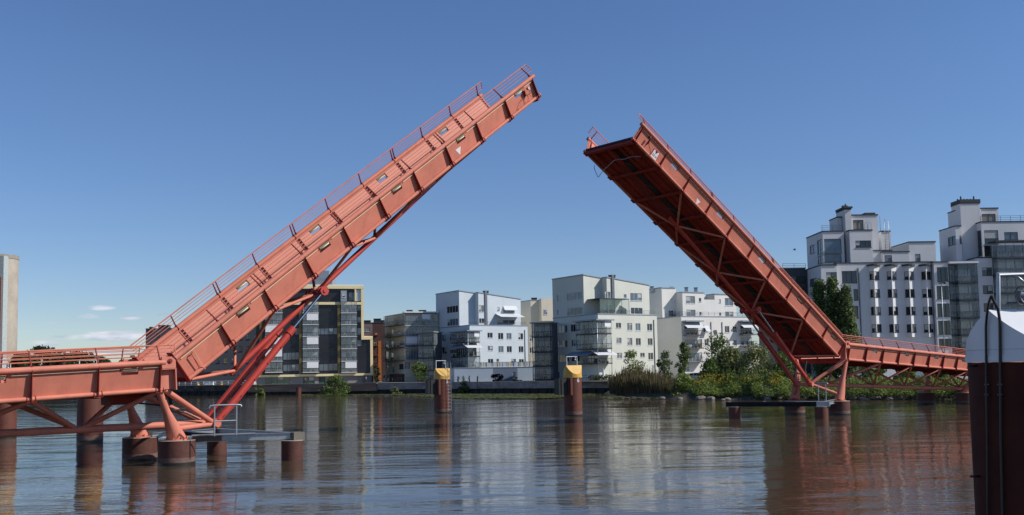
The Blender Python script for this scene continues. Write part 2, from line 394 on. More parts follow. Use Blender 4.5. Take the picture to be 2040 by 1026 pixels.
def deckwork(root,P,l0,l1,ribs,detail=True):
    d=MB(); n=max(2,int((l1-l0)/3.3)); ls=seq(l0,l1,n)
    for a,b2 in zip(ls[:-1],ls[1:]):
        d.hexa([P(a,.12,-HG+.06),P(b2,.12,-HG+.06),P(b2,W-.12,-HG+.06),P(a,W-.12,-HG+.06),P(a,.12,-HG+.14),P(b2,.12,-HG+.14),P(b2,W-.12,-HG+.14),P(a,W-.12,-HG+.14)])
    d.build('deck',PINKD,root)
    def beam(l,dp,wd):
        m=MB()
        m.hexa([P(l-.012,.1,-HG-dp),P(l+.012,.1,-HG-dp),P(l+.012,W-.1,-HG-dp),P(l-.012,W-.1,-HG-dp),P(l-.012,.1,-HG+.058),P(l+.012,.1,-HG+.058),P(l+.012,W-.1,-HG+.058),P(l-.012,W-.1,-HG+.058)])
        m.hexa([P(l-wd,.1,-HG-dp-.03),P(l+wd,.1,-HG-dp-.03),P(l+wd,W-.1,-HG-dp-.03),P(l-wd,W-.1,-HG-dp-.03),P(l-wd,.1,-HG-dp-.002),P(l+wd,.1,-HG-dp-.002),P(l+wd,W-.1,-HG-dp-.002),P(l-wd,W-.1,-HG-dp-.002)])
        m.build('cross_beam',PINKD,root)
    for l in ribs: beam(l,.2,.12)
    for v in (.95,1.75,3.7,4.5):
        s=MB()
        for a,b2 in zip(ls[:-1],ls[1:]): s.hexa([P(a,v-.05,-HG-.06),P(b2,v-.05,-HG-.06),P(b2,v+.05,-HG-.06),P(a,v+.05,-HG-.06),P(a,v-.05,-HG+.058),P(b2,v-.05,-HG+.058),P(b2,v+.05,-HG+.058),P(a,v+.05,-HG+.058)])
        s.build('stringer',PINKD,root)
    if detail:
        rr=list(ribs)
        for a,b2 in zip(rr[:-1],rr[1:]):
            t=MB(); t.hexa([P(a+.2,2.25,-HG+.0),P(b2-.2,2.25,-HG+.0),P(b2-.2,2.85,-HG+.0),P(a+.2,2.85,-HG+.0),P(a+.2,2.25,-HG+.056),P(b2-.2,2.25,-HG+.056),P(b2-.2,2.85,-HG+.056),P(a+.2,2.85,-HG+.056)])
            tr=t.build('cable_tray',BLACK,root)
            m=(a+b2)/2; c=MB()
            j=rng.uniform(-.5,.5); c.tube([P(m+j-.25,2.3,-HG-.03),P(m+j-.1,2.45+rng.uniform(-.1,.1),-HG-.12),P(m+j+.1,2.42,-HG-.1),P(m+j+.2,2.65+rng.uniform(-.1,.1),-HG-.13),P(m+j+.3,2.75,-HG-.04)],.022,5)
            c.build('cable_clip',GALVD,tr)
        for v in (3.15,3.27):
            MB().tube([P(l,v,-HG-.27) for l in seq(l0+1,l1-2.2,10)],.014,5).build('wire',GALVD,root)
def leaf(P,label,holes):
    root=empty('bascule_leaf',tuple(P(0,W/2,-HG)),label,'drawbridge leaf','raised leaves of the drawbridge')
    girders(root,P,-.42,32.74,LR,holes,double=(LR[1],LR[3],LR[6]),postl=(-.3,33.0))
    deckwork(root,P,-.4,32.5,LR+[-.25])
    # end plates at the hinge
    for sd in (0,1):
        S=(lambda v: v) if sd==0 else (lambda v: W-v)
        e=MB(); e.prism([P(-.46,S(v),w) for v,w in ((-.5,.38),(.25,.38),(.3,-HG-.15),(-.2,-HG-.18))],P(-.42,S(0),0)-P(-.46,S(0),0)); e.build('end_plate',EDGE,root)
        e=MB(); e.prism([P(32.5,S(v),w) for v,w in ((-OV-.02,-.1),(-OV+.14,-.1),(.14,-HG+.1),(-.05,-HG+.1))],P(32.54,S(0),0)-P(32.5,S(0),0)); e.build('tip_plate',PINK,root)
    # end floor beam at the tip
    m=MB(); m.hexa([P(32.4,.1,-HG-.32),P(32.62,.1,-HG-.32),P(32.62,W-.1,-HG-.32),P(32.4,W-.1,-HG-.32),P(32.4,.1,-HG+.1),P(32.62,.1,-HG+.1),P(32.62,W-.1,-HG+.1),P(32.4,W-.1,-HG+.1)]); m.build('end_beam',PINKD,root)
    m=MB(); m.hexa([P(32.63,.05,-HG+.02),P(32.7,.05,-HG+.02),P(32.7,W-.05,-HG+.02),P(32.63,W-.05,-HG+.02),P(32.63,.05,-HG+.2),P(32.7,.05,-HG+.2),P(32.7,W-.05,-HG+.2),P(32.63,W-.05,-HG+.2)]); m.build('end_seal',BLACK,root)
    for k in range(3):
        v=.9+1.8*k; m=MB(); m.hexa([P(30.4,v,-HG-.25),P(32.4,v,-HG-.25),P(32.4,v+.35,-HG-.25),P(30.4,v+.35,-HG-.25),P(30.4,v,-HG+.0),P(32.4,v,-HG+.0),P(32.4,v+.35,-HG+.0),P(30.4,v+.35,-HG+.0)]); m.build('ballast_box',PINKD,root)
    # keel truss
    kw=lambda l: -2.2-(23.5-l)*.0605
    kt=MB().tube([P(l,W/2,kw(l)) for l in (23.6,16,9.9,2.6)],.175,14).build('keel_tube',RED,root)
    for nd,ends in ((22.5,(25.81,19.22)),(15.95,(19.22,12.62)),(10.1,(12.62,6.03)),(2.95,(6.03,-.3))):
        for e in ends:
            for v in (.06,W-.06):
                MB().tube([P(nd+(e-nd)*.04,W/2+(v-W/2)*.06,kw(nd)+.02),P(e,v,-HG-.1)],.092,10).build('brace',PINK,root)
    ct=MB().tube([P(10.2,W/2-1.0,-3.0),P(10.2,W/2+1.0,-3.0)],.2,14).build('cross_tube',RED,root)
    for sg in (-1,1):
        c=P(10.25,W/2+sg*.82,-3.0)
        pb=MB(); 
        for q in (.0,.34): pb.disc(c+BV*(sg*(q-.17)),BV,.30,.05,8)
        pb.disc(c,BV,.12,.5,12); pb.build('pin_bracket',RED,ct)
    return root
def invL(u,z): return (u*cAL+(z-Z0)*sAL,-u*sAL+(z-Z0)*cAL-cam_w(15))
def invR(u,z):
    u=UR-u; return (u*cAR+(z-ZR)*sAR,-u*sAR+(z-ZR)*cAR-cam_w(15))
near=lambda inv,ps: [inv(*onv(x,y,-.2))[0] for x,y in ps]
far=lambda inv,ps: [inv(*onv(x,y,W+.1))[0] for x,y in ps]
LL=leaf(PL,'left raised red leaf showing its railed deck side and white triangle, tip highest',(near(invL,((1033,186),(918,277),(790,376),(645,488),(483,618))),far(invL,((881,259),(758,352),(625,454),(481,567)))))
RL=leaf(PR,'right raised red leaf showing its dark braced underside and height sign',(near(invR,((1344,333),(1434,431),(1519,516),(1597,590),(1661,671))),[6.8,13.5,20,26.6]))
# markings on the outer faces
def sheet(root,P,pts,m,off=.012,name='marker',th=.01,parent=None):
    o=[P(l,webv(w)-off,w) for l,w in pts]; i=[P(l,webv(w)-off+th,w) for l,w in pts]
    mb=MB(); n=len(pts); mb.poly(o); mb.poly(i[::-1])
    for k in range(n): mb.quad(o[k],o[(k+1)%n],i[(k+1)%n],i[k])
    return mb.build(name,m,parent or root)
def webpt(P_inv,x,y):
    # iterate: point of the web plane under a pixel
    v=-.1
    for _ in range(6):
        u,z=onv(x,y,v); l,w=P_inv(u,z); v=webv(w)-.02
    return l,w
sheet(LL,PL,[webpt(invL,*q) for q in ((907.3,298.8),(917.8,291),(916.7,308))],WHITE,name='triangle_mark')
sheet(RL,PR,[webpt(invR,*q) for q in ((1388.8,394),(1395.8,402.3),(1386.8,407.4))],WHITE,name='triangle_mark')
# clearance sign: white square on its point, red rim, black notch, lettering
sg=[webpt(invR,*q) for q in ((1304,294.2),(1315.2,304.6),(1305.4,322.5),(1293,310.8))]
cl=sum(p[0] for p in sg)/4; cw=sum(p[1] for p in sg)/4
def shr(f): return [(cl+(l-cl)*f,cw+(w-cw)*f) for l,w in sg]
s0=sheet(RL,PR,sg,SIGNR,off=.05,name='clearance_sign',th=.03)
sheet(RL,PR,shr(.82),WHITE,off=.056,name='sign_face',th=.004,parent=s0)
t=shr(.8); mid=lambda a,b,f:(a[0]+(b[0]-a[0])*f,a[1]+(b[1]-a[1])*f)
sheet(RL,PR,[mid(t[0],t[1],.22),mid(t[1],t[0],.22),mid((cl,cw),mid(t[0],t[1],.5),.25)],BLACK,off=.062,name='notch_mark',th=.004,parent=s0)
def text_geo(body,size):
    cu=bpy.data.curves.new('lettering','FONT'); cu.body=body; cu.size=size; cu.align_x='CENTER'; cu.align_y='CENTER'; cu.extrude=.004
    o=bpy.data.objects.new('lettering',cu); COL.objects.link(o); dg=bpy.context.evaluated_depsgraph_get(); me=bpy.data.meshes.new_from_object(o.evaluated_get(dg))
    bpy.data.objects.remove(o); return me
def text_on(fn,body,size,m,parent,name='lettering'):
    me=text_geo(body,size); mb=MB(); mb.v=[tuple(fn(v.co.x,v.co.y,v.co.z)) for v in me.vertices]
    for p in me.polygons: mb.f.append(tuple(p.vertices)); mb.m.append(0); mb.sm.append(False)
    bpy.data.meshes.remove(me); return mb.build(name,m,parent)
# text runs along the leaf towards the hinge (downwards to the right in the picture)
text_on(lambda x,y,z: PR(cl-x,webv(cw-.09+y)-.068-z*.5,cw-.09+y),'2,5 m',.25,BLACK,s0)
# tip signal lights with cables
for P,root in ((PL,LL),(PR,RL)):
    l=MB(); c=P(31.55 if P is PL else 31.5,webv(-.45)-.18,-.45)
    l.tube([c,c-BV*.22],.1,10).build('signal_lamp',GALV if P is PL else BLACK,root)
    b2=MB(); b2.prism([P(31.2,webv(w)-.0-o,w) for o,w in ((0,-.4),(.2,-.42),(.2,-.8),(0,-.95))],P(31.26,0,0)-P(31.2,0,0)); b2.build('lamp_bracket',EDGE,root)
# dangling cables
k=MB(); pts=[PL(31.5+.35*math.sin(a*1.0)-.12*a,-.36,-.55-.11*a+.1*math.cos(a*1.9)) for a in seq(0,6.6,26)]
k.tube(pts,.02,6); k.build('cable',BLACK,LL)
k=MB(); k.tube([PL(31.75+.28*math.sin(a),-.36,-1.0-.25*math.cos(a)+.02*a) for a in seq(0,5.5,18)],.018,6); k.build('cable',BLACK,LL)
def smooth(pts,n=5):
    out=[]; P_=[pts[0]]+list(pts)+[pts[-1]]
    for a,b2,c,d in zip(P_[:-3],P_[1:-2],P_[2:-1],P_[3:]):
        for q in range(n):
            t=q/n; out.append(b2*1.0+((c-a)*t+(a*2-b2*5+c*4-d)*t*t+(b2*3-a-c*3+d)*t**3)*.5)
    return out+[pts[-1]]
def onwebR(x,y,off):
    l,w=webpt(invR,x,y); return PR(l,webv(w)-off,w)
c0=[onwebR(1288,279,.3),onwebR(1289.5,288,.22),onwebR(1293,300,.16),onwebR(1292.5,306,.2),onwebR(1287.5,311,.25),PR(30.9,-.1,-1.72),PR(30.9,.4,-1.78)]
MB().tube(smooth(c0),.024,6).build('cable',BLACK,RL)
MB().tube(smooth([PR(30.9,.4,-1.78),PR(31.2,1.2,-1.86),PR(31.1,2.0,-1.82),PR(31.3,2.9,-1.9),PR(31.0,3.7,-1.95),PR(30.7,4.5,-2.0),PR(30.4,5.2,-2.1)]),.024,6).build('cable',GALV,RL)
MB().tube(smooth([PR(30.4,5.2,-2.1),PR(30.2,5.6,-2.25),PR(30.35,5.8,-2.0),PR(30.8,5.8,-1.75),PR(31.0,5.7,-1.55)]),.024,6).build('cable',BLACK,RL)
# bent grab pipe near the hinge of the left leaf
gp=[(386,697),(380,700),(378.5,705),(395,728.5),(400,729.3),(405.5,734)]
MB().tube([PL(*( (lambda q:(q[0],webv(q[1])-.2,q[1]))(webpt(invL,*p)) )) for p in gp],.03,7).build('drain_pipe',PINK,LL)
MB().tube([PL(*( (lambda q:(q[0],webv(q[1])-.12,q[1]))(webpt(invL,*p)) )) for p in ((384,696),(399,724),(406,733))],.014,5).build('conduit',CREAMW,LL)
# ------------------------------------------------------------------ fixed spans
sL,sR=.0472738,.0543682
def FL(l,v,w): return B(-1.12127+l*math.cos(sL)-w*math.sin(sL),v,5.56824+l*math.sin(sL)+w*math.cos(sL))
def FRt(l,v,w): return B(69.63271+l*math.cos(sR)+w*math.sin(sR),v,6.60893-l*math.sin(sR)+w*math.cos(sR))
def mirror(P): return lambda l,v,w: P(-l,v,w)
def leg(root,top,foot,r0,r1,name='support_leg'):
    top=Vector(top); foot=Vector(foot); m=MB()
    d=foot-top
    k1=top+d*.42; k2=top+d*.70
    m.tube([top,k1,k2,foot+BZ*.05],[r0,r0*1.08,r0+(r1-r0)*.55,r1],16); m.disc(foot+BZ*.03,BZ,r1*1.25,.06,18)
    for q in range(8):
        a=q*math.pi/4; c=foot+Vector((math.cos(a)*r1*1.12,math.sin(a)*r1*1.12,.06)); m.tube([c,c+BZ*.14],.035,6)
    return m.build(name,PINK,root)
def hinge_block(root,P,l0,l1):
    for sd in (0,1):
        S=(lambda v: v) if sd==0 else (lambda v: W-v)
        m=MB(); a=min(l0,l1); b2=max(l0,l1)
        def bx(la,lb,va,vb,wa,wb): m.hexa([P(la,S(va),wa),P(lb,S(va),wa),P(lb,S(vb),wa),P(la,S(vb),wa),P(la,S(va),wb),P(lb,S(va),wb),P(lb,S(vb),wb),P(la,S(vb),wb)])
        bx(a,b2,-.42,-.30,-.32,.3); bx(a,b2,-.18,-.1,-.32,.3)      # cheek plates
        bx(l1-.03,l1+.03,-.40,.2,-HG-.05,-.33); bx(a,b2,-.40,.2,-.38,-.325); bx(a,b2,-.1,-.06,-HG,-.385)
        o=m.build('hinge_block',PINK,root)
        c=P((l0*.42+l1*.58),S(-.36),.06); MB().disc(c,BV,.13,.2,14).disc(c,BV,.06,.3,10).build('hinge_pin',EDGE,o)
def fixed(P,label,l0,l1,ribs,holes,hl,postl=None):
    root=empty('fixed_span',tuple(P((l0+l1)/2,W/2,-HG)),label,'bridge span','fixed spans of the drawbridge')
    girders(root,P,l0,l1,ribs,holes,postl=postl)
    deckwork(root,P,l0,l1,ribs,detail=False)
    return root
BF=3.1715
FX=fixed(FL,'left fixed red bridge span on thick piers in the left foreground',-8*BF,.25,[-i*BF for i in range(0,8)],[-1.121-3.1715*0+(lambda u:(u+1.12127)/math.cos(sL))(onv(258,741,-.2)[0])+1.121-6.343*i for i in range(4)],0,postl=(-8*BF,.95))
hinge_block(FX,FL,.06,.80)
FRR=fixed(FRt,'right fixed red bridge span with zigzag bracing behind the white-capped pile',-BF-.25,15*BF,[i*BF for i in range(-1,15)],[BF*(i+.55) for i in (0,2,4,6,8,10,12)],0,postl=(-BF-.7,15*BF))
hinge_block(FRR,FRt,-BF-.06,-BF-.80)
# --- left lower chord, bracing, legs
ZC=2.1
MB().tube([B(-27,W/2,ZC),B(-4.3,W/2,ZC),B(2.6,W/2,ZC)],.2,14).build('lower_chord',PINK,FX)
for k in (1,3,5,7):
    nd=FL(-k*BF,0,0); un=(nd-BO).dot(BU)
    for j in (k-1,k+1):
        for v in (.06,W-.06):
            MB().tube([B(un+(.25 if j<k else -.25),W/2,ZC+.1),FL(-j*BF,v,-HG-.08)],.135,10).build('diagonal_brace',PINK,FX)
PILEZ=1.34
pileL=[uv(352,925.5),uv(279,917)]
topL=[(.35,0),(.35,W)]
pinL=[(2.95,W/2-.78,ZC),(2.95,W/2+.78,ZC)]
def base_frame(root,P,lh,pins,piles,zc,udir):
    MB().tube([B(pins[0][0],pins[0][1]-.3,zc),B(pins[1][0],pins[1][1]+.3,zc)],.2,14).build('base_tube',PINK,root)
    for i,v in enumerate((.05,W-.05)):
        e=P(lh,v,-HG-.05); pu,pv=piles[i]; sgn=(-1,1)[i]
        leg(root,e,B(pu,pv,PILEZ),.19,.50)
        pin=Vector(B(*pins[i]))-BU*(udir*.28)-BV*(sgn*-.0)
        MB().tube([P(lh+udir*.3 if udir>0 else lh-.3,v,-HG-.02),pin+BZ*.12],.16,12).build('end_brace',PINK,root)
        MB().tube([B(pu,pv,PILEZ+.62),pin-BZ*.05],.15,12).build('foot_brace',PINK,root)
base_frame(FX,FL,0,pinL,pileL,ZC,1)
# --- right
def zcr(u): return 3.0-.0385*(u-62.9)
MB().tube([B(62.9,W/2,zcr(62.9)),B(76,W/2,zcr(76)),B(95,W/2,zcr(95)),B(112,W/2,zcr(112))],.2,14).build('lower_chord',PINK,FRR)
for k in (2,4,6,8,10,12):
    un=69.633+k*BF
    for j in (k-1,k+1):
        for v in (.06,W-.06):
            MB().tube([B(un+(.12 if j>k else -.12),W/2,zcr(un)+.1),FRt(j*BF,v,-HG-.08)],.1,8).build('diagonal_brace',PINK,FRR)
for v in (.06,W-.06):
    MB().tube([B(67.2,W/2,zcr(67.2)+.1),FRt(BF,v,-HG-.08)],.13,8).build('diagonal_brace',PINK,FRR)
    MB().tube([B(63.2,W/2+(v-W/2)*.25,zcr(63.2)+.15),FRt(-BF,v,-HG-.08)],.17,8).build('diagonal_brace',PINK,FRR)
pinR=[(62.95,W/2-.78,3.0),(62.95,W/2+.78,3.0)]
pileR=[uv(1673,826.5),(64.6,4.9)]
base_frame(FRR,lambda l,v,w: FRt(l,v,w),-BF,pinR,pileR,3.0,-1)
piers=[]
def pier(u,v,label,m=RUST,top=PILEZ,r=.985):
    e=B(u,v,0); root=empty('bridge_pier',(e.x,e.y,-2),label,'pier','round steel piers carrying the bridge')
    MB().tube([e-BZ*2,e+BZ*(top-.02)],r,36).build('casing',m,root)
    MB().tube([e+BZ*(top-.021),e+BZ*(top)],r*1.012,36).build('cap_plate',CONC,root)
    MB().tube([e+BZ*.161,e+BZ*.42],r*1.004,36,caps=False).build('pale_band',mat('dried_lime_band',(.19,.12,.10),.8,var=.3,vscale=3.,col2=(.10,.045,.035)),root)
    MB().tube([e-BZ*.1,e+BZ*.16],r*1.006,36,caps=False).build('tide_band',mat('tide_stain',(.02,.016,.012),.5),root)
    return root
pier(*pileL[0],'brown steel pier under the near corner of the left span, in front')
pier(*pileL[1],'dark shaded steel pier partly hidden behind the left front pier')
pier(*pileR[0],'brown steel pier under the near corner of the right span')
pier(*pileR[1],'shaded steel pier behind the long beam under the right leaf')
for i,(x,y) in enumerate(((1923,805),(1846,804.5))):
    u,v=uv(x,y); e=FRt((u-69.633)/math.cos(sR),(.05,W-.05)[i],-HG-.05)
    pier(u,v,('brown pier beside the white-capped pile under the right span','shaded far pier between rocks and pile under the right span')[i]); leg(FRR,e,B(u,v,PILEZ),.19,.45)
for i,v in enumerate((.4,W-.4)):
    pier(-24,v,'steel pier under the landward end of the left span, outside the frame'); leg(FX,FL(-22.9,(.05,W-.05)[i],-HG-.05),B(-24,v,PILEZ),.19,.5)
# --- hydraulic cylinders
def ram(base,top,label,frac):
    base=Vector(base); top=Vector(top); d=top-base; n=d.normalized()
    root=empty('hydraulic_cylinder',base,label,'hydraulic ram','hydraulic rams lifting the leaves')
    MB().tube([base+n*.25,base+d*frac],.205,18).build('barrel',RED,root)
    MB().tube([base+d*(frac-.045),base+d*frac+n*.03],.25,18).build('end_collar',RED,root)
    MB().tube([base+d*frac,top-n*.15],.088,14).build('piston_rod',CHROME,root)
    e=MB(); e.disc(base,BV,.3,.26,20); e.build('base_eye',RED,root)
    e=MB(); e.disc(base,BV,.14,.44,14); e.build('base_pin',EDGE,root)
    e=MB(); e.disc(top,BV,.24,.2,16); e.build('rod_eye',RED,root)
    sdv=n.cross(BV).normalized()
    for off,a in ((.0,1),(.09,1)):
        p=MB(); pts=[base+n*(.6)+sdv*.0-BV*.3]+[base+d*f+BV*(-.16)-sdv*(.17-off)*a for f in (.12,.4,frac-.06)]
        p.tube(pts,.022,6); p.build('oil_line',RED,root)
    c=MB()
    for f in (.2,.32,.44,.56):
        q=base+d*f; c.bar(q-BV*.13-sdv*.2,q-BV*.2-sdv*.06,.05,.05,n)
    c.build('line_clamps',EDGE,root)
    return root
for i,sg_ in enumerate((-1,1)):
    ram(B(*pinL[i]),PL(10.25,W/2+sg_*.82,-3.0),('bright red ram under the left leaf, nearer of its pair, shiny rod out','bright red ram under the left leaf, farther one hidden behind its twin')[i],.70)
    ram(B(*pinR[i]),PR(10.25,W/2+sg_*.82,-3.0),('dark red ram under the right leaf, nearer of its pair, grey rod','dark red ram under the right leaf, farther of its pair beside the bushes')[i],.70)
# hoses hanging at the hinges
def hose(root,pts,r=.07): MB().tube(pts,r,8).build('hose',BLACK,root)
hose(FX,[B(1.0,4.2,4.2),B(1.3,4.4,3.2),B(1.2,4.5,2.0),B(1.5,4.6,.9)],.11)
hose(FX,[B(-.2,2.6,3.6),B(.6,2.2,2.9),B(1.6,2.0,3.1),B(2.6,2.3,2.4)],.05)
hose(FX,[B(-1.2,3.2,3.4),B(.2,2.8,3.2),B(1.5,2.5,2.7),B(2.4,2.9,2.3)],.05)
hose(FRR,[B(64.9,3.6,5.3),B(64.6,3.6,4.4),B(64.8,3.5,3.6),B(64.2,3.2,3.1)],.12)
hose(FRR,[B(65.3,2.2,3.9),B(64.5,2.1,3.5),B(63.9,2.0,3.7),B(63.3,2.2,3.1)],.07)
# transverse beams between the girders at the hinge lines
for root,P,l in ((FX,FL,.05),(FRR,FRt,-BF-.05)):
    m=MB(); m.hexa([P(l-.14,.1,-HG-.35),P(l+.14,.1,-HG-.35),P(l+.14,W-.1,-HG-.35),P(l-.14,W-.1,-HG-.35),P(l-.14,.1,-HG+.1),P(l+.14,.1,-HG+.1),P(l+.14,W-.1,-HG+.1),P(l-.14,W-.1,-HG+.1)]); m.build('hinge_beam',PINKD,root)
m=MB(); 
for (l0_,l1_,v0_,v1_,w0_,w1_) in ((-1.9,-.2,2.0,3.6,-2.15,-1.5),): m.hexa([FL(l0_,v0_,w0_),FL(l1_,v0_,w0_),FL(l1_,v1_,w0_),FL(l0_,v1_,w0_),FL(l0_,v0_,w1_),FL(l1_,v0_,w1_),FL(l1_,v1_,w1_),FL(l0_,v1_,w1_)])
m.build('machinery_box',EDGE,FX)
# --- guard platforms around the rams
def stub(root,u,v,r=.6,top=1.1,m=RUST):
    e=B(u,v,0); MB().tube([e-BZ*2,e+BZ*top],r,28).build('pile',m,root)
    MB().tube([e+BZ*(top-.02),e+BZ*(top+.015)],r*1.02,28).build('pile_cap',CONC,root)
def railing(root,p0,p1,h=1.62,m=GALV,ext=.28):
    p0=Vector(p0);p1=Vector(p1);d=(p1-p0).normalized(); r=MB()
    for p in (p0,p1): r.tube([p,p+BZ*h],.042,8)
    r.tube([p0-d*ext+BZ*(h-.1),p0-d*(ext-.06)+BZ*(h+.03),p0+BZ*(h+.05),p1+BZ*(h+.05),p1+d*(ext-.06)+BZ*(h+.03),p1+d*ext+BZ*(h-.06)],.045,8)
    r.tube([p0+BZ*h*.5,p1+BZ*h*.5],.034,8); r.build('railing',m,root)
def ibeam(root,p0,p1,h=.34,wd=.2,m=GALV,name='steel_beam'):
    p0=Vector(p0);p1=Vector(p1); r=MB(); r.bar(p0,p1,.03,h-.03); r.bar(p0+BZ*h/2,p1+BZ*h/2,wd,.025); r.bar(p0-BZ*h/2,p1-BZ*h/2,wd,.025); r.build(name,m,root)
a=uv(582,916); b2=uv(432,903)
root=empty('guard_platform',tuple(B(a[0],a[1],-2)),'galvanized guard frame with handrail below the left rams','platform')
stub(root,*a); stub(root,*b2)
ca=Vector(B(a[0]+.1,a[1],1.36)); cb=Vector(B(b2[0],b2[1],1.36)); n0=Vector(B(pileL[0][0]+.75,pileL[0][1]-.2,1.36)); n1=Vector(B(pileL[1][0]+.7,pileL[1][1],1.36))
ibeam(root,n0,ca); ibeam(root,ca,cb,.34,.2); ibeam(root,n1,cb)
ibeam(root,n0+(ca-n0)*.55,n1+(cb-n1)*.5,.2,.15,GALVD); ibeam(root,n0+(ca-n0)*.85,ca+(cb-ca)*.3,.2,.15,GALVD)
MB().bar(n0+BZ*.2,n0+(ca-n0)*.62+BZ*.2,.6,.04).build('grating',GALV,root)
MB().bar(n0-BZ*.02-BV*.12,n0+(ca-n0)*.28-BZ*.02-BV*.12,.05,.3).build('kick_plate',mat('brown_plate',(.12,.08,.06),.6),root)
q=ca+BU*.2; MB().bar(q-BU*.38-BZ*.06,q+BU*.30-BZ*.06,.75,.5).build('corner_block',mat('corner_steel',(.17,.15,.12),.6),root)
railing(root,G(427,869,1.55),G(471,867,1.55))
a=uv(1637,834.5); b2=uv(1464,834)
root=empty('guard_platform',tuple(B(a[0],a[1],-2)),'long dark guard beam with walkway and handrail below the right rams','platform')
stub(root,*a,.58,1.1,PILE); stub(root,*b2,.55,1.1,PILE)
ca=Vector(B(a[0],a[1],1.33)); cb=Vector(B(b2[0],b2[1],1.33)); d=(ca-cb).normalized()
MB().bar(cb-d*.75,ca-d*.4,.4,.42).build('fender_beam',TAR,root)
MB().bar(ca-d*.38,ca+d*.75,.42,.43).build('end_box',GALV,root)
k0=B(pileR[0][0]-.7,pileR[0][1]+.1,1.33); k1=B(pileR[1][0]-.8,pileR[1][1],1.33)
ibeam(root,ca,k0,.36,.3); 
m1=Vector(k1)+BU*(-4.2)
MB().bar(m1,k0,.9,.06).build('grating',GALV,root); ibeam(root,cb+(ca-cb)*.35,m1,.3,.2,GALVD)
railing(root,G(1631,799,1.55),G(1646,799,1.55),ext=.2)
railing(root,m1+BZ*.05,m1+BU*.95+BZ*.05,m=GALVD,ext=.2)
# ------------------------------------------------------------------ guide piles with slanted caps
TD=Vector((.40,-.9165,0)); TP=Vector((.9165,.40,0))
def cap_mesh(c,r,z0,zlow,zback,ztop,ridge=.33):
    m=MB(); rings=12; n=48
    def h(t):
        if t>ridge: return ztop+(zlow-ztop)*(t-ridge)/(1-ridge)
        q=(t-ridge)/(-1-ridge); return max(z0+.08,ztop-(ztop-zback)*q**1.0)
    # grid over the disc in (t,s), aligned with the ridge
    ts=[-1+ (1+ridge)*(1-math.cos(i/10*math.pi/2)) for i in range(11)]+[ridge+(1-ridge)*i/10 for i in range(1,11)]
    ts=[max(-.9999,min(.9999,t)) for t in ts]
    rows=[]
    for t in ts:
        w=math.sqrt(1-t*t); rows.append([(t,w*s/6) for s in range(-6,7)])
    def P(t,s,z): return c+TD*(t*r)+TP*(s*r)+Vector((0,0,z-c.z))
    for a,b2 in zip(rows[:-1],rows[1:]):
        for i in range(12):
            m.quad(P(*a[i],h(a[i][0])),P(*a[i+1],h(a[i+1][0])),P(*b2[i+1],h(b2[i+1][0])),P(*b2[i],h(b2[i][0])),sm=a[0][0]<ridge-.01)
    edge=[r_[0] for r_ in rows]+[r_[-1] for r_ in rows[::-1]]
    for a,b2 in zip(edge,edge[1:]+edge[:1]):
        m.quad(P(*a,z0),P(*b2,z0),P(*b2,h(b2[0])),P(*a,h(a[0])),sm=True)
    # lip band
    m.tube([c+Vector((0,0,z0-c.z)),c+Vector((0,0,z0+.1-c.z))],r*1.015,40,caps=False)
    return m
def weld(o,d=.002):
    bm=bmesh.new(); bm.from_mesh(o.data); bmesh.ops.remove_doubles(bm,verts=bm.verts,dist=d); bmesh.ops.recalc_face_normals(bm,faces=bm.faces)
    for e in bm.edges:
        if len(e.link_faces)==2 and e.calc_face_angle(0)>.6: e.smooth=False
    bm.to_mesh(o.data); bm.free()
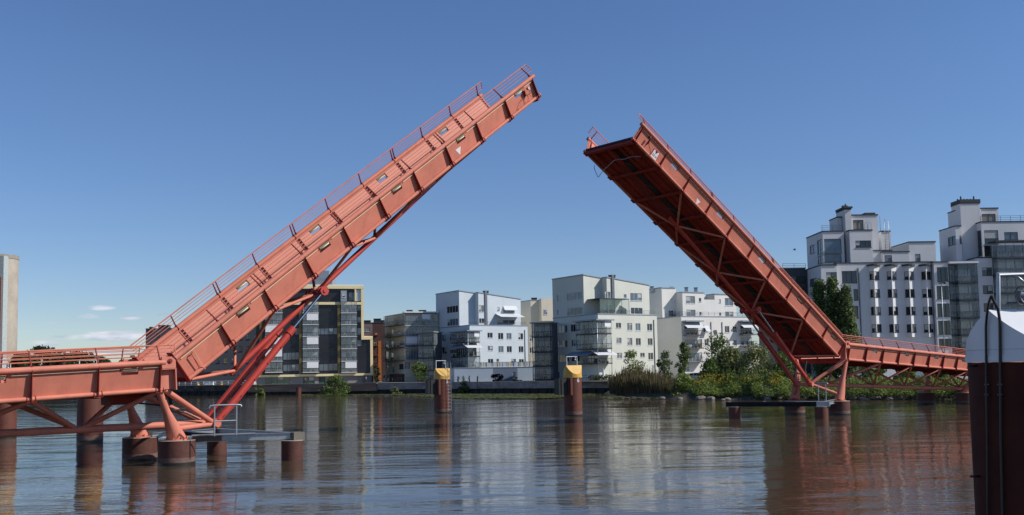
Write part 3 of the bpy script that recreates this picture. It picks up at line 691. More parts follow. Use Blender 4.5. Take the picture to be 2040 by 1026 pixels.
def guide_pile(c,label,num=None,ladder=False,box=True,r=.945):
    c=Vector((c.x,c.y,0)); root=empty('mooring_pile',(c.x,c.y,-2),label,'pile','yellow-capped guide piles in the channel')
    MB().tube([c-BZ*2,c+BZ*4.02],r,40).build('shaft',PILE,root)
    MB().tube([c-BZ*.1,c+BZ*.16],r*1.006,40,caps=False).build('tide_band',mat('tide_stain',(0,0,0)),root)
    MB().tube([c+BZ*.161,c+BZ*.5],r*1.004,40,caps=False).build('pale_band',mat('dried_lime_band',(0,0,0)),root)
    o=cap_mesh(c,r*1.03,4.0,4.35,4.15,5.29).build('slanted_cap',YEL,root); weld(o)
    rg=c+TD*(.33*r); f=MB()
    a=rg-TP*(.86*r); b2=rg+TP*(.42*r)
    f.tube([a+BZ*5.2,a+BZ*6.2,b2+BZ*6.2,b2+BZ*5.2],.05,8); f.build('top_frame',FRAMEW,root)
    l=MB(); q=rg+TP*.2; l.tube([q+BZ*6.15,q+BZ*5.95],.05,6); l.tube([q+BZ*5.95-TP*.1,q+BZ*5.78+TP*.1],.08,8); l.build('lantern',GALV,root)
    if box:
        # fender box on the left flank
        a0=c-TP*(r+.30)-TD*.1
        def bx(cx,sx,sy,z0,z1):
            p=[]
            for z in (z0,z1):
                for dx,dy in ((-1,-1),(1,-1),(1,1),(-1,1)): p.append(cx+TP*(dx*sx)+TD*(dy*sy)+BZ*z)
            return p
        MB().hexa(bx(a0-TP*.28,.32,.55,2.25,3.92)).build('fender_box',BLACK,root)
        MB().hexa(bx(a0+TP*.04+TD*.56,.36,.05,2.25,3.95)).build('fender_plate',mat('grey_fender',(.05,.05,.053),.7,spec=.2),root)
        m=MB(); m.hexa(bx(c-TP*(.62*r)+TD*(.80*r),.13,.16,2.2,4.0)); m.build('fender_bracket',PILE,root)
    seam=MB()
    k=0
    for z in ((.5,.9,1.35,1.85,2.3,2.75,3.2,3.6) if ladder else (.95,)):
        pts=[c+Vector((math.cos(a)*(r+.006),math.sin(a)*(r+.006),z+.24*math.sin((a+2.2)*1.1))) for a in seq(-2.3,-.9,10)]
        seam.tube(pts,.014,4)
    seam.build('weld_seam',EDGE,root)
    def onsurf(x,y,z,az,zc):
        an=az+x/r; return c+Vector((math.cos(an)*(r+.006+z),math.sin(an)*(r+.006+z),zc+y))
    if num:
        az=math.atan2(-c.y,-c.x)+ (.66 if not ladder else .72)
        m=MB(); p=[onsurf(x,y,-.002,az,3.70) for x,y in ((-.2,-.28),(.2,-.28),(.2,.28),(-.2,.28))]
        text_on(lambda x,y,z: onsurf(x,y,z,az,3.72),num,.62,WHITE,root,'number')
    if ladder:
        az=math.atan2(-c.y,-c.x)+.95; dr=Vector((math.cos(az),math.sin(az),0)); tg=Vector((-dr.y,dr.x,0)); b0=c+dr*(r+.16)
        ld=MB()
        for s in (-.3,.3): ld.tube([b0+tg*s+BZ*.25,b0+tg*s+BZ*4.7,b0+tg*s+BZ*6.0],.035,6)
        for i in range(11): ld.tube([b0-tg*.3+BZ*(.4+i*.4),b0+tg*.3+BZ*(.4+i*.4)],.025,6)
        for z in (1.0,2.6,3.9):
            for s in (-.3,.3): ld.tube([b0+tg*s+BZ*z,b0+tg*s-dr*.2+BZ*z],.025,6)
        ld.build('ladder',GALV,root)
    return root
guide_pile(G(881,822.5),'yellow-capped brown pile with a ladder and white frame, farther out','5',ladder=True)
guide_pile(G(1142.5,828.5),'yellow-capped brown pile numbered 6 in the open channel','6')
guide_pile(G(179,880),'brown pile seen under the left span between lower braces',None,box=False)
guide_pile(G(8,871.5),'brown pile under the left span at the picture edge',None,box=False)
# near pile with a white cap
c=Vector(((2072-1020)/F*13.56,13.56,0)); c=atY(2077,720,13.56); TD0,TP0=TD,TP; _a=math.radians(-20.8); TD=Vector((TD0.x*math.cos(_a)-TD0.y*math.sin(_a),TD0.x*math.sin(_a)+TD0.y*math.cos(_a),0)); TP=Vector((-TD.y,TD.x,0)); c.z=0; r=.945
root=empty('mooring_pile',(c.x,c.y,-2),'big near dark brown pile with a white slanted cap at the right edge','pile')
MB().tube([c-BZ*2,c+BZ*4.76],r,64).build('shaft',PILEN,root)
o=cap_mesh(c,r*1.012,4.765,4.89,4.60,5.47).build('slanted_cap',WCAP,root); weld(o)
MB().tube([c+BZ*4.93,c+BZ*4.935],r*1.02,64,caps=False).build('cap_seam',GALV,root)
def cyl(x,y,rr):
    d=ray(x,y); ax,ay=d.x,d.y; q=ax*c.x+ay*c.y; aa=ax*ax+ay*ay; disc=q*q-aa*(c.x**2+c.y**2-rr*rr)
    t=(q-math.sqrt(max(disc,0)))/aa; return CAM+d*t
rr=r+.04
MB().tube([cyl(1968,1100,rr),cyl(1967,900,rr),cyl(1965,760,rr),cyl(1964,650,rr),cyl(1966,628,rr+.02),cyl(1970,603,rr+.06),cyl(1975,589,rr+.1)],.017,8).build('pipe',mat('black_pipe',(.02,.014,.013),.4),root)
MB().tube([cyl(1975.5,589,rr+.1),cyl(1980,600,rr+.08),cyl(1988,615,rr+.04),cyl(1992,640,rr),cyl(1993,760,rr),cyl(1994,880,rr),cyl(1996,960,rr),cyl(1999,1100,rr)],.02,8).build('pipe',mat('black_pipe',(0,0,0)),root)
cl_=MB()
for x in (1966,1992.5):
    for y in (766,786):
        for dx in (-3,3): cl_.disc(cyl(x+dx,y,rr+.0),cyl(x,y,rr)-Vector((c.x,c.y,cyl(x,y,rr).z)),.012,.03,8)
cl_.build('pipe_bolts',GALVD,root)
rg=c+TD*(.33*r)
def onridge(x,y):
    # point in the vertical plane through the ridge under a pixel
    d=ray(x,y); t=(rg-CAM).dot(TD)/d.dot(TD); return CAM+d*t
f=MB(); p0=onridge(1989,624); p1=onridge(1988.5,546); e=(TP*1.35)
f.tube([p0-BZ*.02,p1,p1+e+BZ*.0,p0+e-BZ*.02],.032,10); f.build('top_frame',GALV,root)
q0=p1+TP*.22; f=MB(); f.tube([q0,q0+TP*.2-BZ*.18],.02,8); f.tube([q0+TP*.2-BZ*.18,q0+TP*.55-BZ*.2],.02,8)
f.build('lamp_arm',GALV,root)
q=p1+TP*.40-BZ*.30
f=MB(); f.tube([q-TP*.14,q+TP*.24],.075,14); f.tube([q+TP*.24,q+TP*.3],.1,14); f.tube([q-TP*.3-BZ*.1,q+TP*.5-BZ*.08],.02,6); f.build('lantern',GALVD,root)
for k in range(4):
    f=MB(); cc=q+TP*(-.12+.09*k)+TD*.06; f.tube([cc+TP*(math.cos(a)*(.12+.02*k))*.8+BZ*(math.sin(a)*(.13-.015*k)) for a in seq(.3,5.6,14)],.008,5); f.build('wire',GALV if k%2 else BLACK,root)
f=MB(); a=cyl(1946,729,r); f.tube([a,a-Vector((RT.x,RT.y,0))*.12],.014,6); f.build('mooring_peg',BLACK,root); f=MB(); a=cyl(1952,949,r); f.tube([a,a-Vector((RT.x,RT.y,0))*.13],.016,6); f.build('mooring_peg',BLACK,root)
# ------------------------------------------------------------------ buildings
def plaster(name,col,var=.05): return mat(name,col,.9,var=var,vscale=.18,streak=.10,bump=.08,bscale=5,dist=.02)
class Fac:
    """a vertical facade plane through point (x,y) with horizontal direction d"""
    def __init__(s,x,y,ang):
        s.o=Vector((x,y,0)); s.d=Vector((math.cos(R(ang)),math.sin(R(ang)),0)); s.n=Vector((s.d.y,-s.d.x,0))
        if s.n.dot(-s.o)<0: s.n=-s.n
    def sz(s,x,y):
        d=ray(x,y); t=(s.o-CAM).dot(s.n)/d.dot(s.n); q=CAM+d*t-s.o; return q.dot(s.d),q.z
    def S(s,x,y=700): return s.sz(x,y)[0]
    def P(s,a,z,off=0): return s.o+s.d*a+s.n*off+BZ*z
    def rect(s,x0,y0,x1,y1):
        ym=(y0+y1)/2; xm=(x0+x1)/2
        a=s.sz(x0,ym)[0]; b=s.sz(x1,ym)[0]; z1=s.sz(xm,y0)[1]; z0=s.sz(xm,y1)[1]
        return min(a,b),max(a,b),z0,z1
def zoom(k,ox,oy): return lambda *q: tuple((v/k+(ox if i%2==0 else oy)) for i,v in enumerate(q))
def wall(root,fac,a0,a1,z0,z1,ops,m,off=0,depth=.22,name='wall',z1b=None):
    """wall sheet with real openings and reveals; z1b: other height at a1 for a sloping top"""
    mb=MB(); ops=[(max(o[0],a0+.05),min(o[1],a1-.05),max(o[2],z0+.05),min(o[3],z1-.05)) for o in ops]
    ops=[o for o in ops if o[1]-o[0]>.15 and o[3]-o[2]>.15]
    As=sorted(set([a0,a1]+[o[0] for o in ops]+[o[1] for o in ops])); Zs=sorted(set([z0,z1]+[o[2] for o in ops]+[o[3] for o in ops]))
    for z,zz in zip(Zs[:-1],Zs[1:]):
        run=None
        for a,aa in zip(As[:-1],As[1:]):
            ca,cz=(a+aa)/2,(z+zz)/2
            hole=any(o[0]<ca<o[1] and o[2]<cz<o[3] for o in ops)
            if hole:
                if run is not None: mb.quad(fac.P(run,z,off),fac.P(a,z,off),fac.P(a,zz,off),fac.P(run,zz,off)); run=None
            elif run is None: run=a
        if run is not None: mb.quad(fac.P(run,z,off),fac.P(a1,z,off),fac.P(a1,zz,off),fac.P(run,zz,off))
    for o in ops:
        c=[(o[0],o[2]),(o[1],o[2]),(o[1],o[3]),(o[0],o[3])]
        for p,q in zip(c,c[1:]+c[:1]): mb.quad(fac.P(*p,off),fac.P(*q,off),fac.P(*q,off-depth),fac.P(*p,off-depth))
    if z1b is not None and abs(z1b-z1)>.02:
        if z1b>z1: mb.poly([fac.P(a0,z1,off),fac.P(a1,z1,off),fac.P(a1,z1b,off)])
    return mb.build(name,m,root,fix=False)
GL=[GLASS,GLASS2,GLASS3]
def window(root,fac,o,nm=2,fm=FRAMEW,gm=None,off=0,depth=.13,sill=True,bar=.07,hm=0,label=None):
    a0,a1,z0,z1=o; f=MB()
    def b(x0,x1,y0,y1,d0=-depth-.02,d1=-depth+.06): 
        f.hexa([fac.P(x0,y0,off+d1),fac.P(x1,y0,off+d1),fac.P(x1,y0,off+d0),fac.P(x0,y0,off+d0),fac.P(x0,y1,off+d1),fac.P(x1,y1,off+d1),fac.P(x1,y1,off+d0),fac.P(x0,y1,off+d0)])
    b(a0,a0+bar,z0,z1); b(a1-bar,a1,z0,z1); b(a0+bar,a1-bar,z0,z0+bar); b(a0+bar,a1-bar,z1-bar,z1)
    for k in range(1,nm): 
        x=a0+(a1-a0)*k/nm; b(x-bar/2,x+bar/2,z0+bar,z1-bar)
    for k in range(1,hm+1):
        z=z0+(z1-z0)*k/(hm+1); b(a0+bar,a1-bar,z-bar/2,z+bar/2,-depth-.02,-depth+.05)
    if sill: b(a0-.05,a1+.05,z0-.06,z0-.003,-.05,.10)
    w=f.build('window',fm,root)
    g=gm or rng.choices(GL,(5,3,2))[0]
    p=MB(); p.quad(fac.P(a0+.02,z0+.02,off-depth),fac.P(a1-.02,z0+.02,off-depth),fac.P(a1-.02,z1-.02,off-depth),fac.P(a0+.02,z1-.02,off-depth)); p.build('pane',g,w,fix=False)
    if g is GLASS2 or rng.random()<.35:
        # curtain or blind a hand behind... drawn just in front of the pane plane as a lowered blind
        zz=z1-(z1-z0)*rng.uniform(.25,.7); k=rng.randrange(nm); x0=a0+(a1-a0)*k/nm+bar; x1=a0+(a1-a0)*(k+1)/nm-bar
        c=MB(); c.quad(fac.P(x0,zz,off-depth+.015),fac.P(x1,zz,off-depth+.015),fac.P(x1,z1-bar,off-depth+.015),fac.P(x0,z1-bar,off-depth+.015)); c.build('blind',mat('window_blind',(.5,.5,.48),.5,var=.1),w,fix=False)
    return w
def plan(root,pts,z0,z1,m,name='wall',skip=(),roof=ROOFM,ztops=None):
    """plain walls of a polygon footprint (edges in skip are left for wall()) and its roof slab"""
    mb=MB(); n=len(pts); zt=ztops or [z1]*n
    for i in range(n):
        if i in skip: continue
        a,b=pts[i],pts[(i+1)%n]; mb.quad((a[0],a[1],z0),(b[0],b[1],z0),(b[0],b[1],zt[(i+1)%n]),(a[0],a[1],zt[i]))
    if mb.f: mb.build(name,m,root,fix=False)
    r=MB(); cx=sum(p[0] for p in pts)/n; cy=sum(p[1] for p in pts)/n
    ex=[]
    for p in pts:
        d=Vector((p[0]-cx,p[1]-cy,0)); ex.append(Vector((p[0],p[1],0))+d.normalized()*.12)
    r.prism([(e.x,e.y,zt[i]-.003) for i,e in enumerate(ex)],(0,0,.22)); return r.build('roof',roof,root)
def xy(f,a,off=0): p=f.P(a,0,off); return (p.x,p.y)
def parapet_rail(root,pts,h=1.0,m=GALVD,name='terrace_railing',step=1.6,bars=3):
    r=MB()
    for p0,p1 in zip(pts[:-1],pts[1:]):
        p0=Vector(p0);p1=Vector(p1); L=(p1-p0).length; n=max(1,int(L/step))
        for k in range(1,bars+1): r.bar(p0+BZ*h*k/bars,p1+BZ*h*k/bars,.05,.05)
        for k in range(n+1): q=p0+(p1-p0)*k/n; r.bar(q,q+BZ*h,.05,.05,up=(1,0,0))
    return r.build(name,m,root)
def balcony(root,fac,a0,a1,z,h,dep,slabm=GALVD,railm=STEELD,glaz=True,off=0,blind=None,pots=True,railh=1.05,ends=True,nbar=None,wallm=None,roof=True,top=.0,dens=.12):
    """one balcony storey: slab, bar railing, framed glazing, plants"""
    b=MB(); P=lambda a,zz,o: fac.P(a,zz,off+o)
    def bx(m_,x0,x1,z0,z1,o0,o1): m_.hexa([P(x0,z0,o1),P(x1,z0,o1),P(x1,z0,o0),P(x0,z0,o0),P(x0,z1,o1),P(x1,z1,o1),P(x1,z1,o0),P(x0,z1,o0)])
    bx(b,a0,a1,z,z+.2,.005,dep); o=b.build('balcony',slabm,root)
    r=MB()
    bx(r,a0,a1,z+railh+.15,z+railh+.21,dep-.06,dep); bx(r,a0,a1,z+.26,z+.30,dep-.05,dep-.01)
    n=max(2,int((a1-a0)/(nbar or .5)))
    for k in range(n+1): 
        x=a0+(a1-a0-.03)*k/n; bx(r,x,x+.025,z+.3,z+railh+.15,dep-.045,dep-.02)
    if ends:
        for x in (a0,a1-.05):
            bx(r,x,x+.05,z+railh+.15,z+railh+.21,.01,dep-.061)
            m2=max(2,int(dep/.45))
            for k in range(m2): y=dep*(k+.5)/m2; bx(r,x+.01,x+.035,z+.26,z+railh+.15,y,y+.025)
    r.build('balcony_railing',railm,o)
    if glaz:
        g=MB(); n=max(1,round((a1-a0)/1.5))
        for k in range(n+1): x=a0+(a1-a0-.05)*k/n; bx(g,x,x+.05,z+railh+.22,z+h-.01,dep-.11,dep-.066)
        bx(g,a0,a1,z+h-.09,z+h-.012,dep-.115,dep-.062); gl=g.build('glazing_frame',railm,o)
        p=MB(); p.quad(P(a0+.03,z+.22,dep-.09),P(a1-.03,z+.22,dep-.09),P(a1-.03,z+h-.1,dep-.09),P(a0+.03,z+h-.1,dep-.09))
        for x in (a0+.02,a1-.02): p.quad(P(x,z+.22,.02),P(x,z+.22,dep-.1),P(x,z+h-.1,dep-.1),P(x,z+h-.1,.02))
        p.build('glazing',GLAZ,gl,fix=False)
    if blind:
        q=MB(); 
        for f0,f1,zz in blind: q.quad(P(a0+(a1-a0)*f0,z+h-(h-.3)*zz,dep-.057),P(a0+(a1-a0)*f1,z+h-(h-.3)*zz,dep-.057),P(a0+(a1-a0)*f1,z+h-.1,dep-.057),P(a0+(a1-a0)*f0,z+h-.1,dep-.057))
        q.build('blind',mat('white_blind',(.85,.85,.84),.5,var=.03),o,fix=False)
    if pots:
        k=rng.randint(2,4)
        for _ in range(k):
            c=MB(); x=a0+.3+(a1-a0-.6)*rng.random(); w=rng.uniform(.15,.35); hh=rng.uniform(.4,1.0); y=rng.uniform(.3,dep-.35) if dep>.8 else dep*.5
            bx(c,x-w,x+w,z+.2,z+.2+hh,y-.15,y+.15)
            c.build('balcony_furniture',mat(*rng.choice([('furniture_dark',(.06,.055,.05)),('furniture_wood',(.20,.10,.05)),('plant_green',(.06,.10,.03)),('furniture_pale',(.45,.42,.38))])),o)
    return o
def dark_back(root,fac,a0,a1,z0,z1,off=.004,gm=None,fm=FRAMEW):
    window(root,fac,(a0,a1,z0,z1),nm=max(2,round((a1-a0)/1.1)),fm=fm,gm=gm or rng.choice((GLASS,GLASS2,GLASS3)),depth=.0,off=off+.02,sill=False)
def awning(root,fac,a0,a1,z1,drop,out,m=FAB,off=0):
    mb=MB(); p=[fac.P(a0,z1,off+.02),fac.P(a1,z1,off+.02),fac.P(a1,z1-drop,off+out),fac.P(a0,z1-drop,off+out)]
    mb.hexa([q-BZ*.04 for q in p]+p); return mb.build('awning',m,root)
def chimney(root,x,y,z0,z1,w,d,m,cap=ROOFM):
    o=MB().box(x-w/2,x+w/2,y-d/2,y+d/2,z0,z1).build('chimney',m,root)
    MB().box(x-w/2-.07,x+w/2+.07,y-d/2-.07,y+d/2+.07,z1+.002,z1+.16).build('chimney_cap',cap,o); return o
BASEZ=2.45
# ---------- the two-step corner blocks (pale blue, grey-green)
def corner_block(name_label,Z,Y,angB,wallm,trim,xl,xu,xA,xBu,xBl,ytop,ytopR,ypar,ybase,winB,winU,winA,notch,bal,glaz):
    """xl lower corner, xu upper corner, xA left end, xBu/xBl right ends of the upper/lower lit faces (picture columns)"""
    p=atY(xl,ypar,Y); fB=Fac(p.x,p.y,angB); fA=Fac(p.x,p.y,angB-90)      # fA direction points towards the viewer; left end is negative
    root=empty('apartment_building',(p.x,p.y,BASEZ),name_label,'apartment block','apartment blocks along the far quay')
    zpar=fB.sz(xl,ypar)[1]; LB=fB.S(xBl,ypar+40)
    aU=fA.S(xu,ypar-30); aL=fA.S(xA,ypar)
    pu=fA.P(aU,0); fU=Fac(pu.x,pu.y,angB)          # upper lit face, set back
    ztop=fU.sz(xu,ytop)[1]; LU=fU.S(xBu,ypar-30); ztR=fU.sz(xBu,ytopR)[1]
    wB=[fB.rect(*Z(*w)) for w in winB]; wU=[fU.rect(*Z(*w)) for w in winU]; wA=[fA.rect(*Z(*w)) for w in winA]
    # lower body
    wall(root,fB,0,LB,BASEZ,zpar,wB,wallm)
    wall(root,fA,aL,0,BASEZ,zpar,[w for w in wA if w[3]<zpar-.1],wallm)
    dl=abs(aL); far=lambda f,a: None
    A0=xy(fA,aL); B0=xy(fB,0); B1=xy(fB,LB); e=fB.P(LB,0)+fA.d*aL; C1=(e.x,e.y)
    plan(root,[B0,B1,C1,A0],BASEZ,zpar,wallm,skip=(0,3),roof=trim)
    # upper body: recessed left bay, then a bay standing forward
    n0=fU.S(notch[0],ypar-30); n1=fU.S(notch[1],ypar-30); fo=1.9
    wall(root,fA,aL,aU,zpar+.2,ztop,[w for w in wA if w[2]>zpar-.1],wallm)
    lerp=lambda a: ztop+(ztR-ztop)*a/LU
    wall(root,fU,0,n1,zpar+.2,min(ztop,lerp(n1)),[],wallm,off=0)
    mb=MB(); z=lerp(n1); mb.poly([fU.P(0,min(ztop,z),0),fU.P(n1,min(ztop,z),0),fU.P(0,ztop,0)]); mb.build('wall',wallm,root,fix=False)
    mb=MB(); mb.quad(fU.P(n1,zpar+.2,0),fU.P(n1,zpar+.2,fo),fU.P(n1,z,fo),fU.P(n1,z,0)); 
    mb.quad(fU.P(LU,zpar+.2,0),fU.P(LU,zpar+.2,fo),fU.P(LU,ztR,fo),fU.P(LU,ztR,0)); mb.quad(fU.P(LU,zpar+.2,0),fU.P(LU,zpar+.2,aL-aU),fU.P(LU,ztR,aL-aU),fU.P(LU,ztR,0)); mb.build('wall',wallm,root,fix=False)
    pF=fU.P(0,0,fo); fF=Fac(pF.x,pF.y,angB)
    sh=lambda w: fF.rect(*w)
    wF=[fF.rect(*Z(*w)) for w in winU]
    zlow=min(ztR,lerp(n1))
    wall(root,fF,n1,LU,zpar+.2,zlow,wF,wallm)
    mb=MB(); mb.poly([fF.P(n1,zlow),fF.P(LU,zlow),fF.P(n1,lerp(n1))]); mb.build('wall',wallm,root,fix=False)
    # roof sheet over everything
    rf=MB(); dep=-(aL-aU)
    rf.prism([fU.P(-.15,ztop+.003,.15),fU.P(n1,lerp(n1)+.003,.15),fU.P(n1,lerp(n1)+.003,fo+.15),fU.P(LU+.15,ztR+.003,fo+.15),fU.P(LU+.15,ztR+.003,-dep),fU.P(-.15,ztop+.003,-dep)],(0,0,.22)); rf.build('roof',trim,root)
    for w in wB: window(root,fB,w,nm=2 if w[1]-w[0]>1.3 else 1)
    for w in wF: window(root,fF,w,nm=3 if w[1]-w[0]>2.6 else (2 if w[1]-w[0]>1.3 else 1))
    for w in wA: window(root,fA,w,nm=max(1,min(4,round((w[1]-w[0])/.95))))
    # dark pipe/chimney on the upper face and downpipe on the lower
    s0=fF.S(notch[2],ypar-30); q=fF.P(s0,0,.1); zc=lerp(s0)
    MB().hexa([fF.P(s0-.35,zpar+.2,.004),fF.P(s0+.35,zpar+.2,.004),fF.P(s0+.35,zpar+.2,.25),fF.P(s0-.35,zpar+.2,.25),fF.P(s0-.35,zc+.9,.004),fF.P(s0+.35,zc+.9,.004),fF.P(s0+.35,zc+.9,.25),fF.P(s0-.35,zc+.9,.25)]).build('flue',mat(wallm.name+'_shaft',tuple(x*.55 for x in (.3,.34,.38)),.8),root)
    q=fF.P(s0+.6,0,-.9); chimney(root,q.x,q.y,zc-.6,zc+.75,1.5,.9,GALVD)
    q=fB.P(LB-1.0,0,.09); MB().tube([(q.x,q.y,BASEZ+.2),(q.x,q.y,zpar-1.0)],.09,8).build('downpipe',GALVD,root)
    # roof terrace railing
    parapet_rail(root,[fB.P(.5,zpar+.2,-.3),fB.P(LB-.3,zpar+.2,-.3)],.9)
    # corner balconies wrap the lower corner
    x0,x1,rows,hb=bal; a0=fB.S(x1,ypar+60); b0=fA.S(x0,ypar+60)
    rows=[fB.sz(xl,Z(0,y)[1])[1] for y in rows]
    for i,zz in enumerate(rows):
        h=(rows[i-1]-zz) if i else 2.9
        balcony(root,fB,-1.5,a0,zz,h,1.5,slabm=STEELD,railm=TAR,glaz=glaz[i],blind=[(0.55,.98,.5)] if i==0 else None)
        balcony(root,fA,b0,-.02,zz,h,1.5,slabm=STEELD,railm=TAR,glaz=glaz[i],ends=False)
        dark_back(root,fA,b0+.4,-.5,zz+.25,zz+2.4); dark_back(root,fB,.2,a0-.2,zz+.25,zz+2.4)
    zt=rows[0]+2.95
    m=MB(); m.hexa([fB.P(-1.9,zt,-.0),fB.P(a0+.5,zt,.004),fB.P(a0+.5,zt,1.9),fB.P(-1.9,zt,1.9)]+[fB.P(-1.9,zt+.3,.0),fB.P(a0+.5,zt+.3,.004),fB.P(a0+.5,zt+.3,1.9),fB.P(-1.9,zt+.3,1.9)]); m.build('balcony_roof',trim,root)
    m=MB(); m.hexa([fA.P(b0-.4,zt,.004),fA.P(-.01,zt,.004),fA.P(-.01,zt,1.88),fA.P(b0-.4,zt,1.88),fA.P(b0-.4,zt+.28,.004),fA.P(-.01,zt+.28,.004),fA.P(-.01,zt+.28,1.88),fA.P(b0-.4,zt+.28,1.88)]); m.build('balcony_roof',trim,root)
    q=fB.P(-1.4,0,1.4); MB().tube([(q.x,q.y,BASEZ),(q.x,q.y,zt)],.09,8).build('balcony_post',GALV,root)
    q=fB.P(a0-.15,0,1.4); MB().tube([(q.x,q.y,BASEZ),(q.x,q.y,zt)],.07,8).build('balcony_post',GALV,root)
    return root,fA,fB,fU,fF,zpar,ztop,aL,aU,LB,LU
Z2=zoom(4.105,720,560); Z3=zoom(3.8,1020,530); Z4=zoom(3.945,1200,550); Z1=zoom(3.8,380,540); Z7=zoom(2.564,1540,380); Z6=zoom(3.206,1540,380); Z8=zoom(3.206,1840,380)
def terrace_glass(root,fac,a0,a1,z0,h,dep,off):
    g=MB(); P=lambda a,zz,o: fac.P(a,zz,off+o)
    def bx(m_,x0,x1,za,zb,o0,o1): m_.hexa([P(x0,za,o1),P(x1,za,o1),P(x1,za,o0),P(x0,za,o0),P(x0,zb,o1),P(x1,zb,o1),P(x1,zb,o0),P(x0,zb,o0)])
    n=4
    for k in range(n+1):
        x=a0+(a1-a0-.07)*k/n; bx(g,x,x+.07,z0,z0+h,dep-.07,dep); bx(g,x,x+.07,z0+h-.06,z0+h,.01,dep-.072)
    bx(g,a0,a1,z0+h+.002,z0+h+.1,.01,dep+.1); o=g.build('terrace_canopy',GALVD,root)
    p=MB(); p.quad(P(a0,z0,dep-.035),P(a1,z0,dep-.035),P(a1,z0+h,dep-.035),P(a0,z0+h,dep-.035)); p.build('glazing',mat('green_glass',(.35,.48,.42),.05,var=.1,alpha=.3,spec=.9),o,fix=False)
BLUEW=plaster('pale_blue_plaster',(.61,.67,.70)); GRNW=plaster('grey_green_plaster',(.68,.69,.60)); WHW=plaster('white_plaster',(.78,.76,.70)); CREAM=plaster('cream_plaster',(.74,.66,.51))
TRB=mat('blue_grey_sheet',(.30,.36,.42),.5,metal=.3); TRG=mat('grey_sheet',(.34,.38,.42),.5,metal=.3)
bl=corner_block('pale blue corner block with awnings and stacked corner balconies',Z2,256,33,BLUEW,TRB,935.6,914.9,869,1029.9,1051.8,579.5,597.5,648.5,757,
 [(1030,422,1073,465),(1118,424,1160,477),(1186,426,1227,476),(1283,427,1322,478),(1033,530,1074,570),(1120,532,1162,583),(1189,532,1230,583),(1286,533,1325,583),(1035,636,1078,675),(1103,636,1125,662),(1224,636,1264,690),(1289,638,1328,690)],
 [(960,198,1001,254),(962,305,1004,345),(1110,213,1130,245),(1160,230,1254,262),(1110,318,1254,352)],
 [(697,203,790,260),(700,308,790,365),(622,440,690,492),(718,432,775,487),(622,540,698,597),(722,560,775,590),(728,645,775,695),(745,765,790,820)],
 (940,946,968),(908,951,(505,620,725),0),(True,False,True))
root,fA,fB,fU,fF,zpar,ztop,aL,aU,LB,LU=bl
a0,a1=fF.S(Z2(1095,0)[0],640),fF.S(Z2(1290,0)[0],640); awning(root,fF,a0,a1,zpar+3.5,1.0,3.0)
a0,a1=fF.S(Z2(1158,0)[0],610),fF.S(Z2(1266,0)[0],610); awning(root,fF,a0,a1,fF.sz(*Z2(1210,203))[1],1.2,.9)
zz=fB.sz(*Z2(885,512))[1]; awning(root,fB,-2.2,2.4,zz,1.1,2.6); awning(root,fA,-8.5,-.6,zz-.03,1.1,2.6,mat('blue_awning',(.30,.36,.45),.7))
# low blue annex with terrace fence on the quay
f=Fac(atY(905,757,240).x,240,12); a0,a1=f.S(905,740),f.S(1066,740)
root=empty('terrace_annex',(f.o.x,240,BASEZ),'low blue annex wall with coloured terrace fence below the pale blue block','annex')
z1=f.sz(980,733)[1]; s1,s2=f.S(982,740),f.S(1031,740)
for i,(q0,q1,m) in enumerate(((a0,s1,plaster('annex_blue',(.38,.45,.53))),(s1,s2,plaster('annex_dark',(.16,.20,.28))),(s2,a1,plaster('annex_blue',(.38,.45,.53))))):
    ops=[f.rect(1021,741,1027,754)] if i==1 else []
    wall(root,f,q0,q1,BASEZ,z1,ops,m); [window(root,f,o,nm=2) for o in ops]
plan(root,[xy(f,a0),xy(f,a1),xy(f,a1,-14),xy(f,a0,-14)],BASEZ,z1,BLUEW,skip=(0,),roof=TRB)
fe=MB(); fm=[mat('fence_'+n,c,.6) for n,c in (('pale',(.62,.64,.62)),('yellow',(.62,.50,.20)),('lilac',(.38,.42,.62)),('grey',(.42,.46,.48)))]
n=26; b0=f.S(948,740); b1=f.S(1066,740)
for k in range(n):
    x0=b0+(b1-b0)*k/n; x1=b0+(b1-b0)*(k+1)/n-.06; mi=[0,3,0,1,2,0][k%6]
    fe.hexa([f.P(x0,z1+.3,-.06),f.P(x1,z1+.3,-.06),f.P(x1,z1+.3,-.1),f.P(x0,z1+.3,-.1),f.P(x0,z1+1.35,-.06),f.P(x1,z1+1.35,-.06),f.P(x1,z1+1.35,-.1),f.P(x0,z1+1.35,-.1)],mi)
fe.build('fence_panels',fm,root); parapet_rail(root,[f.P(b0,z1+.22,-.03),f.P(b1,z1+.22,-.03)],1.2,bars=1,step=1.3,name='fence_frame')
gr=corner_block('grey-green corner block with glass terrace room, largest in the middle',Z3,215,33,GRNW,TRG,1191,1163,1101.5,1283,1309.5,547.9,570,626.3,757,
 [(787,430,826,470),(872,432,910,487),(935,434,972,489),(1023,437,1061,490),(790,543,829,585),(873,545,911,600),(938,546,975,600),(1028,547,1064,600),(794,657,833,699),(857,657,877,687),(971,657,1005,690),(1032,657,1069,710),(1058,750,1072,772)],
 [(706,195,745,246),(846,214,867,243),(895,206,982,264),(900,316,988,364),(700,290,760,355)],
 [(415,200,530,258),(418,315,535,372),(325,450,418,506),(443,440,515,497),(330,563,420,616),(446,557,515,608),(333,672,430,727),(450,675,512,722),(340,220,352,272),(340,330,352,374),(335,800,360,850),(460,800,500,850)],
 (1182,1199,1221),(1158,1211,(516,630,742),0),(True,True,False))
root,fA,fB,fU,fF,zpar,ztop,aL,aU,LB,LU=gr
a0,a1=fF.S(1168,620),fF.S(1230,620); terrace_glass(root,fU,fU.S(1170,620),fU.S(1228,620),zpar+.2,3.4,4.6,0)
